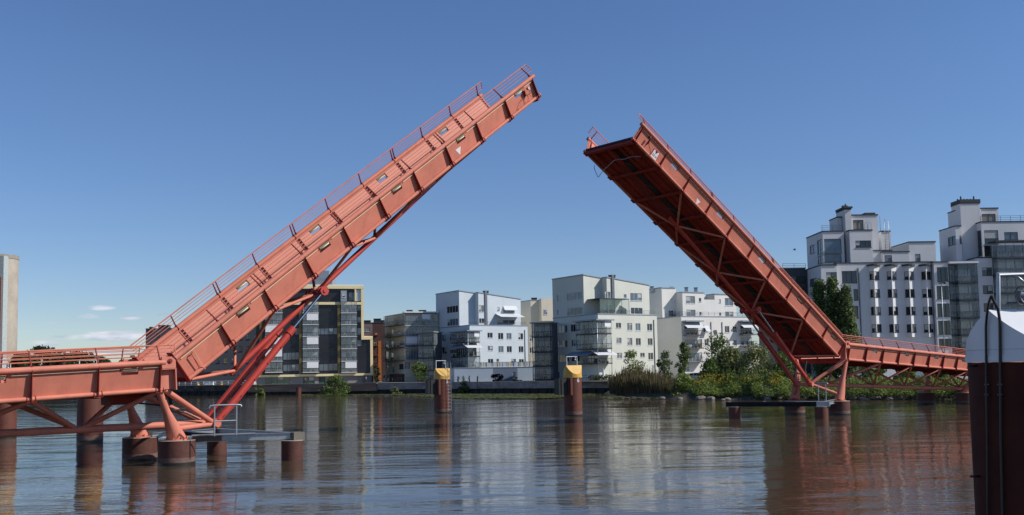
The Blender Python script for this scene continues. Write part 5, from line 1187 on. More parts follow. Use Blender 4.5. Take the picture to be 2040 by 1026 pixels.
# right wing
block(80,170,458,1100,1.0,3,Z=Z8,ops=[(86,488,168,580),(84,607,170,692),(88,720,172,805),(94,830,176,918),(98,945,180,1000)],zb=BASEZ,nms=[3]*5,gm=GLASS)
g,a0,a1,_,zz=block(170,358,470,1100,-.4,10,m=mat('dark_link',(0,0,0)),Z=Z8,zb=BASEZ)
q=f.P(0,0,1.2); gb=Fac(q.x,q.y,1.5); b0,b1=gb.S(Z8(172,0)[0],640),gb.S(Z8(357,0)[0],640)
zr=[gb.sz(*Z8(265,y))[1] for y in (465,590,700,815,925,1010)]
for zt_,zb_ in zip(zr[:-1],zr[1:]):
    balcony(root,gb,b0,b0+(b1-b0)*.31,zb_,zt_-zb_,.9,off=-1.6,railm=DKF,slabm=FRAMED,pots=False); balcony(root,gb,b0+(b1-b0)*.31+.02,b1,zb_,zt_-zb_,1.9,off=-1.6,railm=DKF,slabm=FRAMED)
    dark_back(root,gb,b0+.3,b1-.3,zb_+.25,zb_+2.6,off=-1.6,fm=DKF)
MB().hexa([gb.P(b0,zr[0]+.0,-1.6),gb.P(b1+.1,zr[0],-1.6),gb.P(b1+.1,zr[0],.7),gb.P(b0,zr[0],.7),gb.P(b0,zr[0]+.35,-1.6),gb.P(b1+.1,zr[0]+.35,-1.6),gb.P(b1+.1,zr[0]+.35,.7),gb.P(b0,zr[0]+.35,.7)]).build('balcony_roof',FRAMEW,root)
block(357,455,430,1100,.6,10,Z=Z8,ops=[(374,490,442,542),(378,604,442,657),(384,718,448,770),(388,830,448,880)],zb=BASEZ,nms=[2]*4,gm=GLASS)
block(208,245,228,450,-2.4,6.5,Z=Z8,ops=[(230,287,244,338)],sops=[(156,292,205,348)],nms=[1],gm=GLASS)
g,a0,a1,_,zc=block(243,368,82,450,-3,3.5,Z=Z8)
MB().hexa([g.P(a0-.05,zc+.23,.1),g.P(a1+.12,zc+.23,.1),g.P(a1+.12,zc+.23,-3.6),g.P(a0-.05,zc+.23,-3.6),g.P(a0-.05,zc+.8,.1),g.P(a1+.12,zc+.8,.1),g.P(a1+.12,zc+.8,-3.6),g.P(a0-.05,zc+.8,-3.6)]).build('chimney_hood',ROOFM,root)
for k in range(6): q=g.P(a0+(a1-a0)*(k+.5)/6,zc+.79,-1.5); MB().tube([q,q+BZ*(.35+.5*(k in(1,5)))],.15,8).build('vent_pipe',ROOFM,root)
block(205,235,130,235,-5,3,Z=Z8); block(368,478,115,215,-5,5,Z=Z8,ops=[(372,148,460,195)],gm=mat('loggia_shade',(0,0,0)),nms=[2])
g,a0,a1,_,zz=block(374,760,200,450,-1.2,8,Z=Z8,ops=[(388,252,478,340),(388,350,478,420),(515,264,602,312)],sops=[(312,258,370,420)],nms=[1,1,2])
parapet_rail(root,[g.P(a0,zz+.2,-.2),g.P(a1,zz+.2,-.2)],1.0)
# dark glazed conservatory at the far right
q=f.P(0,0,2.4); gd=Fac(q.x,q.y,1.5); d0,d1=gd.S(Z8(478,0)[0],560),gd.S(Z8(760,0)[0],560)
block(460,760,440,1100,.2,10,m=mat('dark_link',(0,0,0)),Z=Z8,zb=BASEZ)
zr=[gd.sz(*Z8(560,y))[1] for y in (325,430,540,655,770,890,1000)]
for zt_,zb_ in zip(zr[:-1],zr[1:]):
    balcony(root,gd,d0,d1,zb_,zt_-zb_,2.2,off=-2.2,railm=DKF,slabm=FRAMED,glaz=True); dark_back(root,gd,d0+.3,d1-.3,zb_+.25,zb_+2.6,off=-2.2,fm=FRAMEW if zb_>zr[2] else DKF)
MB().hexa([gd.P(d0-.3,zr[0],-2.4),gd.P(d1,zr[0],-2.4),gd.P(d1,zr[0],.3),gd.P(d0-.3,zr[0],.3),gd.P(d0-.3,zr[0]+.25,-2.4),gd.P(d1,zr[0]+.25,-2.4),gd.P(d1,zr[0]+.25,.3),gd.P(d0-.3,zr[0]+.25,.3)]).build('balcony_roof',ROOFM,root)
# chimney-like dark posts and lamp mast in front of the complex
p=G(1882,745,BASEZ); p=atY(1882,700,150); root=empty('lamp_post',(p.x,p.y,BASEZ),'slim grey street lamp mast in front of the white complex','street lamp')
zt=atY(1882,563,150).z; MB().tube([(p.x,p.y,BASEZ),(p.x,p.y,zt)],[.09,.05],8).build('mast',GALV,root); m=MB(); m.tube([(p.x-.35,p.y,zt-.05),(p.x+.55,p.y,zt+.05)],.12,8); m.sphere((p.x+.55,p.y,zt),.22,8,6); m.build('lamp_head',FRAMED,root)
# ------------------------------------------------------------------ plants
def leafmat(n,c,c2): return mat(n,c,.6,leaf=True,col2=c2,spec=.25)
LF_D=leafmat('leaves_dark',(0.121,0.177,0.043),(0.035,0.064,0.018)); LF_M=leafmat('leaves_mid',(0.177,0.241,0.057),(0.051,0.085,0.021)); LF_L=leafmat('leaves_light',(.28,.34,.08),(0.085,0.128,0.028)); LF_OL=leafmat('leaves_olive',(0.284,0.305,0.114),(0.099,0.121,0.050)); LF_P=leafmat('leaves_poplar',(.21,.27,.09),(.06,.09,.035)); LF_R=leafmat('leaves_dark_red',(.06,.018,.02),(.02,.008,.01))
LF_REED=leafmat('reed_blades',(.23,.17,.085),(.075,.075,.03)); LF_Y=leafmat('yellow_blooms',(.46,.34,.03),(.24,.22,.04)); LF_FAR=leafmat('leaves_far',(.05,.085,.03),(.016,.032,.012))
def leaves(mb,c,rad,n,size,r,hollow=.35,up=.3):
    """n leaf-sized faces in an ellipsoid clump"""
    for _ in range(n):
        while True:
            x,y,z=r.uniform(-1,1),r.uniform(-1,1),r.uniform(-1,1); q=x*x+y*y+z*z
            if q<1 and q>hollow*r.random(): break
        p=Vector((c[0]+x*rad[0],c[1]+y*rad[1],c[2]+z*rad[2]))
        nrm=Vector((r.gauss(0,1)+x,r.gauss(0,1)+y,r.gauss(0,1)+z*.6+up)).normalized()
        t=nrm.cross(Vector((r.gauss(0,1),r.gauss(0,1),r.gauss(0,1)))).normalized(); b=nrm.cross(t)
        s=size*r.uniform(.55,1.25)
        mb.quad(p-t*s*.5,p+b*s*.32,p+t*s*.6,p-b*s*.32)
def crown(mb,base,w,d,h,n,size,r,shape='round',clumps=14,z0=.1):
    """irregular crown out of many clumps, base is the ground point"""
    per=max(4,n//clumps)
    for k in range(clumps):
        t=r.random(); a=r.uniform(0,6.28)
        q0=k/clumps
        if shape=='round': zz=z0+(1-z0)*r.random()**.8; wr=math.sqrt(max(.05,1-((zz-.45)/.6)**2))
        elif shape=='column': zz=z0+(1-z0)*q0; wr=min(1,.5+2.2*(zz-z0))*max(.12,1-zz**2.6)**.8
        elif shape=='cone': zz=z0+(1-z0)*r.random(); wr=1.08-zz
        elif shape=='bush': zz=r.random()**1.2; wr=math.sqrt(max(.05,1-zz*zz))
        rr=wr*math.sqrt(r.random())*.78
        c=(base[0]+math.cos(a)*rr*w/2,base[1]+math.sin(a)*rr*d/2,base[2]+zz*h*.92)
        q=r.uniform(.6,1.15)
        rs=(q*w*.19,q*d*.19,q*h*(.12 if shape!='column' else .06))
        leaves(mb,c,rs,int(per*r.uniform(.6,1.4)),size,r)
def branches(mb,base,h,r0,k,spread,r,zmin=.25):
    b=Vector(base); top=b+BZ*h*.9
    mb.tube([b-BZ*.4,b+BZ*h*.35+Vector((r.uniform(-.1,.1),0,0)),b+BZ*h*.65,top],[r0,r0*.75,r0*.45,r0*.1],8)
    for i in range(k):
        z=h*(zmin+(.85-zmin)*i/k); a=r.uniform(0,6.28); L=spread*(1.1-z/h)*r.uniform(.6,1.1)
        p=b+BZ*z; e=p+Vector((math.cos(a)*L,math.sin(a)*L,L*.7)); mb.tube([p,(p+e)/2+BZ*L*.05,e],[r0*.4,r0*.25,r0*.06],5)
def tree(name,p,h,w,n,size,lm_,label,cat='tree',shape='round',clumps=30,seed=1,group=None,z0=.2,trunk=.16,d=None,k=9):
    r=random.Random(seed); root=empty(name,(p[0],p[1],p[2]),label,cat,group)
    t=MB(); branches(t,p,h,trunk,k,w*.42,r,z0); t.build('trunk',BARK,root)
    c=MB(); crown(c,p,w,d or w,h,n,size,r,shape,clumps,z0); c.build('crown',lm_,root,fix=False); return root
def bush(p,w,h,n,size,lm_,label,seed,group='bushes along the waterfront',d=None,clumps=24,name='bush'):
    r=random.Random(seed); root=empty(name,(p[0],p[1],p[2]),label,'bush',group)
    t=MB()
    for i in range(6):
        a=i*1.05+r.random(); e=Vector(p)+Vector((math.cos(a)*w*.25,math.sin(a)*w*.2,h*.6)); t.tube([Vector(p)-BZ*.3,(Vector(p)+e)/2+BZ*.1,e],[.06,.045,.015],5)
    t.build('stems',BARK,root); c=MB(); crown(c,(p[0],p[1],p[2]-.1),w,d or w*.8,h,n,size,r,'bush',clumps); c.build('foliage',lm_,root,fix=False); return root
def px_size(dpx,Y): return dpx/F*Y
# columnar poplars in front of the white complex
for i,(x,yt,wpx,lab) in enumerate(((1637,548,52,'left one of the three columnar trees before the white complex'),(1664,541,50,'tallest, middle one of the three columnar trees before the white complex'),(1690,560,50,'right one of the three columnar trees, nearest the window bays'))):
    Y=163-i*1.5; p=atY(x,715,Y); p.z=BASEZ; zt=atY(x,yt,Y).z
    tree('columnar_tree',p,zt-BASEZ,px_size(wpx,Y)*1.08,12000,.40,LF_P,lab,shape='column',clumps=170,seed=20+i,group='columnar trees',z0=.04,trunk=.2,k=14)
# vegetation on the right bank
def on(x,y,Y,z=None):
    p=atY(x,y,Y)
    if z is not None: p.z=z
    return p
def vtree(x,yt,yb,Y,wpx,n,size,lm_,label,shape,seed,clumps=34,z0=.12,name='tree',zb=None):
    p=atY(x,yb,Y); h=atY(x,yt,Y).z-p.z; return tree(name,p,h,px_size(wpx,Y),n,size,lm_,label,shape=shape,seed=seed,clumps=clumps,z0=z0,trunk=.1)
vtree(1264,698,775,186,52,1900,.36,LF_L,'small light green birch before the grey-green block','round',31,clumps=30)
vtree(1325,700,765,182,36,1500,.34,LF_D,'dark green shrub tree beside the grey-green block downpipe','round',32,clumps=26)
vtree(1364,675,765,178,38,1900,.34,LF_M,'slim upright tree in front of the white block','column',33,clumps=44)
vtree(1433,652,765,172,86,1700,.40,LF_M,'airy young maple with spreading tiers before the white block','cone',34,clumps=26,name='young_maple')
def bpx(x0,x1,yt,yb,Y,n,size,lm_,label,seed,clumps=26,name='bush'):
    p=atY((x0+x1)/2,yb,Y); h=atY((x0+x1)/2,yt,Y).z-p.z; return bush(p,px_size(x1-x0,Y),h,n,size,lm_,label,seed,clumps=clumps,name=name)
bpx(1405,1505,690,790,164,13000,.38,LF_OL,'large olive willow bush left of the right leaf rams',41,120)
bpx(1455,1560,684,775,160,4600,.36,LF_OL,'largest olive willow bush directly behind the right leaf rams',42,150)
bpx(1385,1450,712,790,162,4200,.36,LF_M,'rounded green bush between the young maple and the willow bushes',141,70)
bpx(1530,1590,698,790,158,4500,.36,LF_M,'green bush in the gap beneath the right leaf',43,60)
bpx(1330,1400,742,796,158,3600,.30,LF_L,'pale green low bush beside the brown reeds',44,45)
bpx(1700,1775,712,778,150,4800,.34,LF_M,'bush behind the first zigzag brace of the right span',45,40)
bpx(1775,1850,724,782,148,4800,.34,LF_L,'brighter bush behind the middle braces of the right span',46,40)
bpx(1836,1905,722,785,150,4000,.34,LF_D,'dark bush at the shore end of the right span',47,34)
bpx(1690,1745,760,792,142,3000,.28,LF_M,'low bush by the boulders under the right span',48,26)
bpx(1760,1850,762,792,140,4000,.28,LF_M,'wide low bush by the boulders under the right span, farther right',49,30)
# far-quay bushes
bpx(632,704,747,788,236,2200,.42,LF_M,'broad bush on the quay wall below the black and yellow block',51,36)
bpx(505,529,764,787,243,900,.36,LF_L,'small round bush beside the brown jetty',52,16)
bpx(776,803,768,787,232,700,.36,LF_OL,'little bush at the quay below the ochre block',53,16)
bpx(910,950,758,787,226,1100,.38,LF_D,'dark bush on the quay beside the ladder pile',54,22)
bpx(974,1006,738,762,234,900,.36,LF_R,'dark red-leaved shrub before the low blue annex',55,18)
bpx(1018,1042,750,762,236,500,.34,LF_D,'low dark shrub right of the red-leaved shrub',56,12)
vtree(833,722,766,244,34,1300,.4,LF_M,'small green tree at the corner of the ochre block','round',57,clumps=22)
vtree(845,726,764,247,26,900,.4,LF_D,'darker small tree right of the ochre block corner tree','round',58,clumps=18)
vtree(752,728,764,262,18,700,.4,LF_D,'slim dark tree before the red-brown block','column',59,clumps=18)
for i,x in enumerate((913,923,935,951)): vtree(x,747,763,238,5,220,.28,LF_D,('tiny clipped conifer before the blue block, farthest left of four','tiny clipped conifer before the blue block, second of four','tiny clipped conifer before the blue block, third of four','tiny clipped conifer before the blue block, farthest right of four')[i],'column',60+i,clumps=8,name='conifer')
# reeds
rd=MB(); rr_=random.Random(5)
for k in range(5200):
    x=rr_.uniform(1216,1345); t=rr_.random(); yb=788-t*7+ (x-1216)*.01; Y=190-(x-1216)*.2+t*8-6
    p=atY(x,yb,Y); p.z=max(.0,.2+1.4*t); hh=rr_.uniform(1.6,3.6)*(.55+.45*math.sin(max(0,min(3.1,(x-1208)/40))))+ (1.0 if rr_.random()<.1 else 0)
    a=rr_.uniform(0,6.28); ln=Vector((rr_.gauss(0,.16),rr_.gauss(0,.16),1))*hh; w=Vector((math.cos(a),math.sin(a),0))*.07
    rd.quad(p-w,p+w,p+ln*.6+w*.8,p+ln*.6-w*.8); rd.quad(p+ln*.6-w*.8,p+ln*.6+w*.8,p+ln+Vector((.15,0,0))+w*.2,p+ln+Vector((.15,0,0))-w*.2)
o=rd.build('reeds',LF_REED,fix=False); tag(o,'tall brown reed bed at the water left of the right bank','reeds',kind='stuff')
# low bank plants: goldenrod and grasses
gb_=MB(); yb_=MB(); r2=random.Random(9)
def bankpt(x,t):
    t=.14+.86*t; q=G(x,(796.6-max(0,1392-x)*.10) if x<1500 else 798,0); f=Vector((q.x,q.y,0)).normalized(); p=q+f*(1+t*9); p.z=-.1+2.3*min(1,t*1.15)**.8; return p
for k in range(9000):
    x=r2.uniform(1318,1570) if k<5600 else r2.uniform(1560,1925); t=r2.random(); p=bankpt(x,t); q5=min(1,max(.25,(x-1322+r2.uniform(-12,12))/45)) if x<1400 else 1
    s=q5*r2.uniform(.4,1.0)*(1+.5*math.sin(x*.13)+.35*math.sin(x*.051+1))
    s=max(.3,s)
    leaves(gb_,(p.x,p.y,p.z+s*.5),(.35,.35,s*.55),6,.27,r2)
for k in range(330):
    x=r2.choice((r2.uniform(1385,1470),r2.uniform(1470,1520),r2.uniform(1530,1560),r2.uniform(1385,1460))); t=r2.uniform(.45,1); p=bankpt(x,t); leaves(yb_,(p.x,p.y,p.z+r2.uniform(.5,1.7)),(.3,.3,.2),4,.22,r2)
o=gb_.build('ground_cover',LF_L,fix=False); tag(o,'dense low green plants covering the stony right bank','ground cover',kind='stuff')
o=yb_.build('goldenrod',LF_Y,fix=False); tag(o,'yellow flower heads over the low plants on the right bank','flowers',kind='stuff')
tall=MB()
for k in range(60):
    x=r2.uniform(1440,1560); p=bankpt(x,r2.uniform(.5,1)); h_=r2.uniform(1.6,3.2); tall.tube([p,p+BZ*h_],[.04,.012],4); leaves(tall,(p.x,p.y,p.z+h_*.65),(.16,.16,h_*.35),22,.26,r2)
o=tall.build('tall_weeds',LF_M,fix=False); tag(o,'upright tall weeds rising from the right bank','weeds',kind='stuff')
# boulders at the waterline
STONE=mat('shore_stone',(.30,.25,.22),.85,var=.25,vscale=2.,bump=.4,bscale=6,dist=.05)
bl_=[(1397,796,13),(1416,797,11),(1441,798,7),(1450,797,9),(1320,795,10),(1355,796,9),(1530,797,10),(1555,796,9),(1585,796,9),(1700,796,13),(1722,797,10),(1748,796,15),(1774,797,11),(1795,796,18),(1822,795,16),(1868,791,14),(1890,790,12),(1905,790,10),(1850,793,9),(1730,792,10)]
lab=['pinkish boulder, larger of two together below the yellow flowers','pinkish boulder, smaller of two together below the yellow flowers']
for i,(x,y,wpx) in enumerate(bl_):
    p=G(x,y,0); s=px_size(wpx,p.y)/2*rr_.uniform(1.2,1.6); o=MB().sphere((0,0,0),s,9,7,(1.1,.8,.55),jit=.16)
    o.v=[(v[0]+p.x,v[1]+p.y+.2,v[2]+s*.25) for v in o.v]
    where='left of the flowers' if x<1390 else ('near the guard beam' if x<1600 else 'under the right span')
    ob=o.build('boulder',STONE); tag(ob,lab[i] if i<2 else 'rounded grey boulder at the waterline '+where,'boulder','boulders '+where if i>1 else 'boulders below the flowers')
for i,(x,y) in enumerate(((1235,793),(1250,794),(1262,793),(1275,795))):
    p=G(x,y,0); o=MB().sphere((p.x,p.y,.05),.45,7,5,(1.3,.8,.5),jit=.2).build('boulder',mat('wet_stone',(.09,.06,.05),.5)); tag(o,'dark wet stone breaking the water before the reeds','boulder','dark stones before the reeds')
# distant wood on the left
wd=[(45,702,60,'low wide far tree beside the silo'),(85,686,72,'tallest far tree above the left railing'),(120,696,56,'far tree right of the tallest one above the left railing'),(60,712,50,'lower far tree in front of the tallest one'),(150,700,60,'round far tree behind the white railing frame'),(180,702,54,'far tree behind the railing, right of the frame'),(205,712,40,'last far tree of the dense group behind the railing'),(247,716,36,'small far tree near the left hinge, right of a gap'),(110,712,60,'broad far tree hidden low behind the railing')]
for i,(x,yt,wpx,lab_) in enumerate(wd):
    Y=330+6*i; p=atY(x,750,Y); p.z=BASEZ; tree('broadleaf_tree',p,atY(x,yt,Y).z-BASEZ,px_size(wpx,Y)*1.1,3600,.85,LF_FAR,lab_,seed=80+i,group='distant trees on the left',clumps=46,z0=.08,trunk=.3)
wb=MB(); r3=random.Random(3)
for k in range(4200):
    x=r3.uniform(-420,-75); y=400+r3.uniform(-6,6)-(x+75)*.05; leaves(wb,(x,y,BASEZ+r3.uniform(.5,5)),(2.2,2.2,1.6),3,1.3,r3)
o=wb.build('far_shrubbery',LF_FAR,fix=False); tag(o,'far dark green belt of shrubs on the left shore','shrubbery',kind='stuff')
# ------------------------------------------------------------------ small things on the quay
p=G(594.5,787,0); root=empty('short_pile',(p.x,p.y,-1),'short rusty brown pile at the jetty by the far quay','pile'); MB().tube([p-BZ,p+BZ*(atY(594,772.5,p.y).z)],px_size(11,p.y)/2,16).build('shaft',PILE,root); MB().tube([p+BZ*(atY(594,772.5,p.y).z+.002),p+BZ*(atY(594,771.6,p.y).z+.02)],px_size(12,p.y)/2,16).build('rim',RUST,root)
# quay railings: white posts with rails
def quay_rail(x0,x1,Y0,Y1,label,h=1.05,m=FRAMEW,step=1.9):
    a=atY(x0,760,Y0); b2=atY(x1,760,Y1); a.z=b2.z=2.62; r=MB(); n=int((b2-a).length/step)
    for k in range(n+1): q=a+(b2-a)*k/n; r.tube([q,q+BZ*h],.07,6)
    for hh in (h*.5,h): r.tube([a+BZ*hh,b2+BZ*hh],.035,5)
    o=r.build('quay_railing',m); return tag(o,label,'railing')
quay_rail(345,505,258,248,'row of pale railing posts on the dark quay left of the rams')
quay_rail(745,800,247,243,'thin dark railing on the quay below the ochre block',m=STEELD,step=2.2)
quay_rail(810,925,242,237,'grey railing on the quay between ochre and blue blocks',m=GALVD,step=1.6)
quay_rail(1160,1222,212,206,'grey garden railing by the terrace of the grey-green block',m=GALVD,step=1.2)
for i,(x,Y,lab_) in enumerate(((395,256,'yellow bollard on the dark quay, left one'),(441,254,'yellow bollard on the dark quay, right one beside the rams'))):
    p=atY(x,768,Y); p.z=2.7; o=MB().tube([p,p+BZ*.25,p+BZ*.55,p+BZ*.75,p+BZ*.8],[.4,.22,.2,.34,.2],10).build('bollard',YEL); tag(o,lab_,'bollard')
for i,(x,Y,lab_) in enumerate(((417,255,'white box on the dark quay between the bollards'),(499,246,'white box on the quay left of the round bush'))):
    p=atY(x,766,Y); p.z=2.7; root=empty('storage_box',p,lab_,'box'); MB().box(p.x-1.1,p.x+1.1,p.y-.5,p.y+.5,p.z,p.z+.75).build('body',FRAMEW,root); MB().box(p.x-1.15,p.x+1.15,p.y-.55,p.y+.55,p.z+.752,p.z+.85).build('lid',FRAMEW,root)
# terrace tables, parasol and flowers before the grey-green block
for k in range(7):
    p=atY(1178+6*k,760,205-k*.4); p.z=BASEZ; root=empty('garden_shrub',p,'little flowering terrace shrub at the foot of the grey-green block','shrub','terrace shrubs')
    c=MB(); leaves(c,(p.x,p.y,p.z+.7),(.7,.6,.7),90,.3,random.Random(200+k)); c.build('foliage',LF_M if k%2 else LF_R,root,fix=False); MB().tube([p-BZ*.1,p+BZ*.7],.05,5).build('stem',BARK,root)
for x,Y,lab_ in ((1203,203,'white closed garden parasol by the terrace railing'),):
    p=atY(x,760,Y); p.z=BASEZ; root=empty('parasol',p,lab_,'parasol'); MB().tube([p,p+BZ*2.6],.04,6).build('pole',FRAMEW,root); MB().tube([p+BZ*1.1,p+BZ*1.3,p+BZ*2.5],[.26,.22,.05],8).build('canopy',FRAMEW,root)
# parked cars behind the bushes
def car(p,ang,m,label):
    root=empty('parked_car',p,label,'car'); c,s=math.cos(ang),math.sin(ang)
    T=lambda x,y,z: Vector((p.x+x*c-y*s,p.y+x*s+y*c,p.z+z))
    prof=[(-2.15,.35),(-2.2,.75),(-2.05,.95),(-1.6,1.0),(-1.0,1.42),(.5,1.45),(1.1,1.0),(1.95,.85),(2.15,.65),(2.15,.35)]
    b_=MB(); b_.prism([T(x,-.85,z) for x,z in prof],T(0,.85,0)-T(0,-.85,0)); b_.build('body',m,root)
    for sd in (-1,1):
        w_=MB(); w_.prism([T(x,sd*.853,z) for x,z in ((-1.45,1.0),(-.95,1.36),(.45,1.39),(.95,1.0))],T(0,sd*.01,0)-T(0,0,0)); w_.build('side_window',GLASS,root)
        for x in (-1.35,1.35):
            q=T(x,sd*.80,.33); ww=MB().disc(q,T(0,1,0)-T(0,0,0),.33,.2,16).build('wheel',BLACK,root); MB().disc(q,T(0,1,0)-T(0,0,0),.19,.22,10).build('rim',GALV,ww)
    return root
p=atY(1383,745,182); p.z=BASEZ; car(p,.1,mat('white_car_paint',(.75,.76,.78),.25),'white parked car half hidden behind the bank bushes')
p=atY(1398,742,186); p.z=BASEZ; car(p,.15,mat('silver_car_paint',(.45,.46,.48),.25,metal=.5),'silver parked car behind the bushes, right of the white one')
# strollers
SKIN=mat('skin',(.50,.30,.22),.6); 
def person(p,face,top,legs,label,hairc=(.04,.03,.02),stride=.25,h=1.74):
    root=empty('person',p,label,'person'); c,s=math.cos(face),math.sin(face)
    T=lambda x,y,z: Vector((p.x+x*c-y*s,p.y+x*s+y*c,p.z+z*h/1.74))
    V=[(0,0,.95),(0,0,1.15),(0,0,1.40),(0,0,1.50),(.02,0,1.58),(.03,0,1.68),(.0,.19,1.42),(-.05,.27,1.15),(.08,.25,.90),(.0,-.19,1.42),(.06,-.27,1.15),(.2,-.24,.92),(0,.1,.90),(stride*.5,.1,.5),(stride*.4,.1,.07),(stride*.4+.16,.1,.03),(0,-.1,.90),(-stride*.3,-.1,.5),(-stride,-.1,.09),(-stride+.15,-.1,.03)]
    rad=[.15,.15,.17,.065,.075,.10,.07,.05,.035,.07,.05,.035,.10,.07,.05,.04,.10,.07,.05,.04]
    E=[(0,1),(1,2),(2,3),(3,4),(4,5),(2,6),(6,7),(7,8),(2,9),(9,10),(10,11),(0,12),(12,13),(13,14),(14,15),(0,16),(16,17),(17,18),(18,19)]
    def skin(name,idx,grow,m,par):
        mp={q:i for i,q in enumerate(idx)}; me=bpy.data.meshes.new(name); me.from_pydata([tuple(T(*V[q])-p) for q in idx],[(mp[a],mp[b2]) for a,b2 in E if a in mp and b2 in mp],[])
        o=bpy.data.objects.new(name,me); COL.objects.link(o); o.parent=par; ORG[o.name]=ORG[par.name]; md=o.modifiers.new('skin','SKIN'); 
        for q in idx: sv=me.skin_vertices[0].data[mp[q]]; sv.radius=(rad[q]*grow,rad[q]*grow); sv.use_root=(mp[q]==0)
        o.modifiers.new('sub','SUBSURF').levels=1; o.modifiers['sub'].render_levels=1; me.materials.append(m); return o
    me=bpy.data.meshes.new('probe'); bpy.data.meshes.remove(me)
    b_=skin('body',list(range(len(V))),1,SKIN,root)
    skin('shirt',[0,1,2,6,7,9,10],1.12,top,root); skin('trousers',[0,12,13,14,16,17,18],1.14,legs,root)
    hh=MB(); q=T(-.015,0,1.70); hh.sphere(q,.118,8,6,(1,1,.9)); hh.build('hair',mat('hair_%d'%int(hairc[0]*1000),hairc,.7),root)
    return root
MATT=lambda n,c: mat(n,c,.85,var=.1)
for x,yb,Y,fc,t,l,lab_ in ((729.5,768,252,2.6,MATT('black_shirt',(.02,.02,.025)),MATT('dark_trousers',(.03,.03,.04)),'person in dark clothes walking on the quay right of the black and yellow block'),
    (509.5,770,250,.3,MATT('red_shirt',(.6,.08,.06)),MATT('white_trousers',(.75,.75,.75)),'person in red and white standing on the quay by the small round bush'),
    (608,768,256,1.2,MATT('red_brown_shirt',(.35,.12,.08)),MATT('dark_trousers',(0,0,0)),'person in a brown-red top at the glass entrance of the black and yellow block')):
    p=atY(x,yb,Y); p.z=BASEZ+.01; person(p,fc,t,l,lab_)
# a gull far off above the white complex
p=atY(1583,498,140); g=MB(); g.tube([p+Vector((-.22,0,0)),p+Vector((0,0,.02)),p+Vector((.25,0,.03))],[.02,.09,.03],6)
body=empty('gull',p,'tiny dark bird in the sky left of the white complex','bird'); g.build('body',MATT('gull_grey',(.12,.12,.13)),body)
w_=MB()
for s in (-1,1): w_.poly([p+Vector((.1,0,.04)),p+Vector((.02,s*.35,.22)),p+Vector((-.12,s*.7,.12)),p+Vector((-.12,s*.35,.18)),p+Vector((-.08,0,.04))])
w_.build('wings',MATT('gull_grey',(0,0,0)),body,fix=False)
SKYS=.084; SUNE=3.5; EXPO=.42
CLD=(3.6,4.1,5.6,1); CLB=(7.4,7.6,8.2,1)
BLOBS=[(-22.6,2.3,2.7,.30,.95),(-23.6,3.35,.9,.16,.6),(-22.9,3.85,.75,.14,.7),(-25.5,1.9,.8,.18,.5),(-21.3,3.3,.5,.1,.4),(-19.5,3.5,.9,.13,.5),(-22.5,1.45,1.4,.12,.6),(-25.2,3.0,.5,.06,.4),(-17.5,3.0,.7,.08,.45)]
# ------------------------------------------------------------------ sky and sun
EL=R(40); SX,SY=.985,-.174
sv=Vector((SX*math.cos(EL),SY*math.cos(EL),math.sin(EL)))
wd_=bpy.data.worlds.new('World'); sc.world=wd_; wd_.use_nodes=True; nt=wd_.node_tree; N=nt.nodes; Lk=nt.links
bg=N['Background']; bg.inputs['Strength'].default_value=SKYS
sk=N.new('ShaderNodeTexSky'); sk.sky_type='NISHITA'; sk.sun_disc=False; sk.sun_elevation=EL; sk.sun_rotation=math.atan2(SX,SY)
sk.air_density=.95; sk.dust_density=.1; sk.ozone_density=4.0; sk.altitude=0
# small fair-weather clouds low over the left shore, by view direction (part of the sky)
tc=N.new('ShaderNodeTexCoord'); sp=N.new('ShaderNodeSeparateXYZ'); Lk.new(tc.outputs['Generated'],sp.inputs[0])
def M(op,a,b2=None,c=None):
    m=N.new('ShaderNodeMath'); m.operation=op
    for i,q in enumerate((a,b2,c)):
        if q is None: continue
        if isinstance(q,(int,float)): m.inputs[i].default_value=q
        else: Lk.new(q,m.inputs[i])
    return m.outputs[0]
az=M('ARCTAN2',sp.outputs[0],sp.outputs[1]); el=M('ARCSINE',sp.outputs[2])
cb=N.new('ShaderNodeCombineXYZ'); Lk.new(M('MULTIPLY',az,14.),cb.inputs[0]); Lk.new(M('MULTIPLY',el,62.),cb.inputs[1])
n=N.new('ShaderNodeTexNoise'); n.inputs['Scale'].default_value=1.6; n.inputs['Detail'].default_value=7; n.inputs['Roughness'].default_value=.58; Lk.new(cb.outputs[0],n.inputs['Vector'])
def blob(a0,e0,wa,we,top):
    # flat-based puff at azimuth a0, elevation e0 (degrees)
    da=M('DIVIDE',M('SUBTRACT',az,R(a0)),R(wa)); de=M('DIVIDE',M('SUBTRACT',el,R(e0)),R(we))
    q=M('ADD',M('MULTIPLY',da,da),M('MULTIPLY',de,de)); return M('MULTIPLY',M('SUBTRACT',1.,q),top)
bl=None
for a0,e0,wa,we,tp in BLOBS:
    q=blob(a0,e0,wa,we,tp); bl=q if bl is None else M('MAXIMUM',bl,q)
d=M('ADD',M('MAXIMUM',bl,-1.),M('MULTIPLY',M('SUBTRACT',n.outputs[0],.5),2.6))
mr=N.new('ShaderNodeMapRange'); mr.inputs['From Min'].default_value=.05; mr.inputs['From Max'].default_value=.75; Lk.new(d,mr.inputs[0])
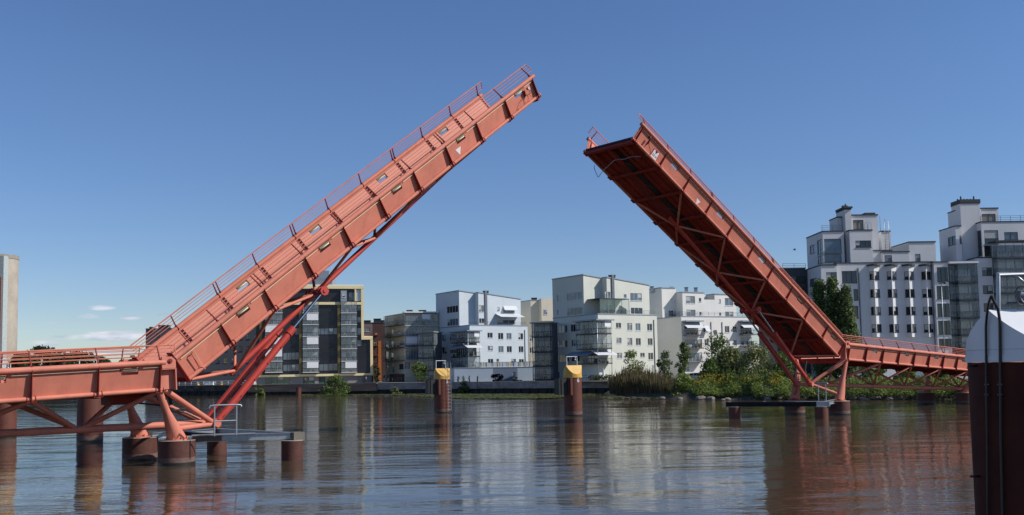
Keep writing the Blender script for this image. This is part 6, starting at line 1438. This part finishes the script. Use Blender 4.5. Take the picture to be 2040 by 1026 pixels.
# cloud tone: brighter puffs above, grey-lilac bases
tone=N.new('ShaderNodeMapRange'); tone.inputs['From Min'].default_value=.35; tone.inputs['From Max'].default_value=.68
n2=N.new('ShaderNodeTexNoise'); n2.inputs['Scale'].default_value=2.6; n2.inputs['Detail'].default_value=4; Lk.new(cb.outputs[0],n2.inputs['Vector']); Lk.new(n2.outputs[0],tone.inputs[0])
mc=N.new('ShaderNodeMix'); mc.data_type='RGBA'; mc.inputs[6].default_value=CLD; mc.inputs[7].default_value=CLB; Lk.new(tone.outputs[0],mc.inputs[0])
mx=N.new('ShaderNodeMix'); mx.data_type='RGBA'; Lk.new(M('MULTIPLY',mr.outputs[0],.85),mx.inputs[0]); hs=N.new('ShaderNodeHueSaturation'); hs.inputs['Saturation'].default_value=1.12; hs.inputs['Hue'].default_value=.508; hs.inputs['Value'].default_value=1.; Lk.new(sk.outputs[0],hs.inputs['Color']); er=N.new('ShaderNodeValToRGB'); er.color_ramp.elements[0].color=(.80,.80,.88,1); er.color_ramp.elements[1].color=(1,1,1,1); er.color_ramp.elements[1].position=.30; Lk.new(sp.outputs[2],er.inputs[0]); mm=N.new('ShaderNodeMix'); mm.data_type='RGBA'; mm.blend_type='MULTIPLY'; mm.inputs[0].default_value=1.; Lk.new(hs.outputs[0],mm.inputs[6]); Lk.new(er.outputs[0],mm.inputs[7]); Lk.new(mm.outputs[2],mx.inputs[6]); Lk.new(mc.outputs[2],mx.inputs[7])
Lk.new(mx.outputs[2],bg.inputs['Color'])
sl=bpy.data.lights.new('sun','SUN'); sl.energy=SUNE; sl.angle=R(.53); sl.color=(1,.955,.88)
so=bpy.data.objects.new('sun',sl); COL.objects.link(so); so.rotation_euler=(-sv).to_track_quat('-Z','Y').to_euler(); so.location=(60,-40,80)
vs=sc.view_settings; sc.display_settings.display_device='sRGB'; vs.view_transform='Standard'; vs.look='None'; vs.exposure=EXPO; vs.gamma=1; vs.use_curve_mapping=False
sc.cycles.max_bounces=6; sc.cycles.transparent_max_bounces=12; sc.cycles.use_denoising=True; sc.cycles.caustics_reflective=False; sc.cycles.caustics_refractive=False
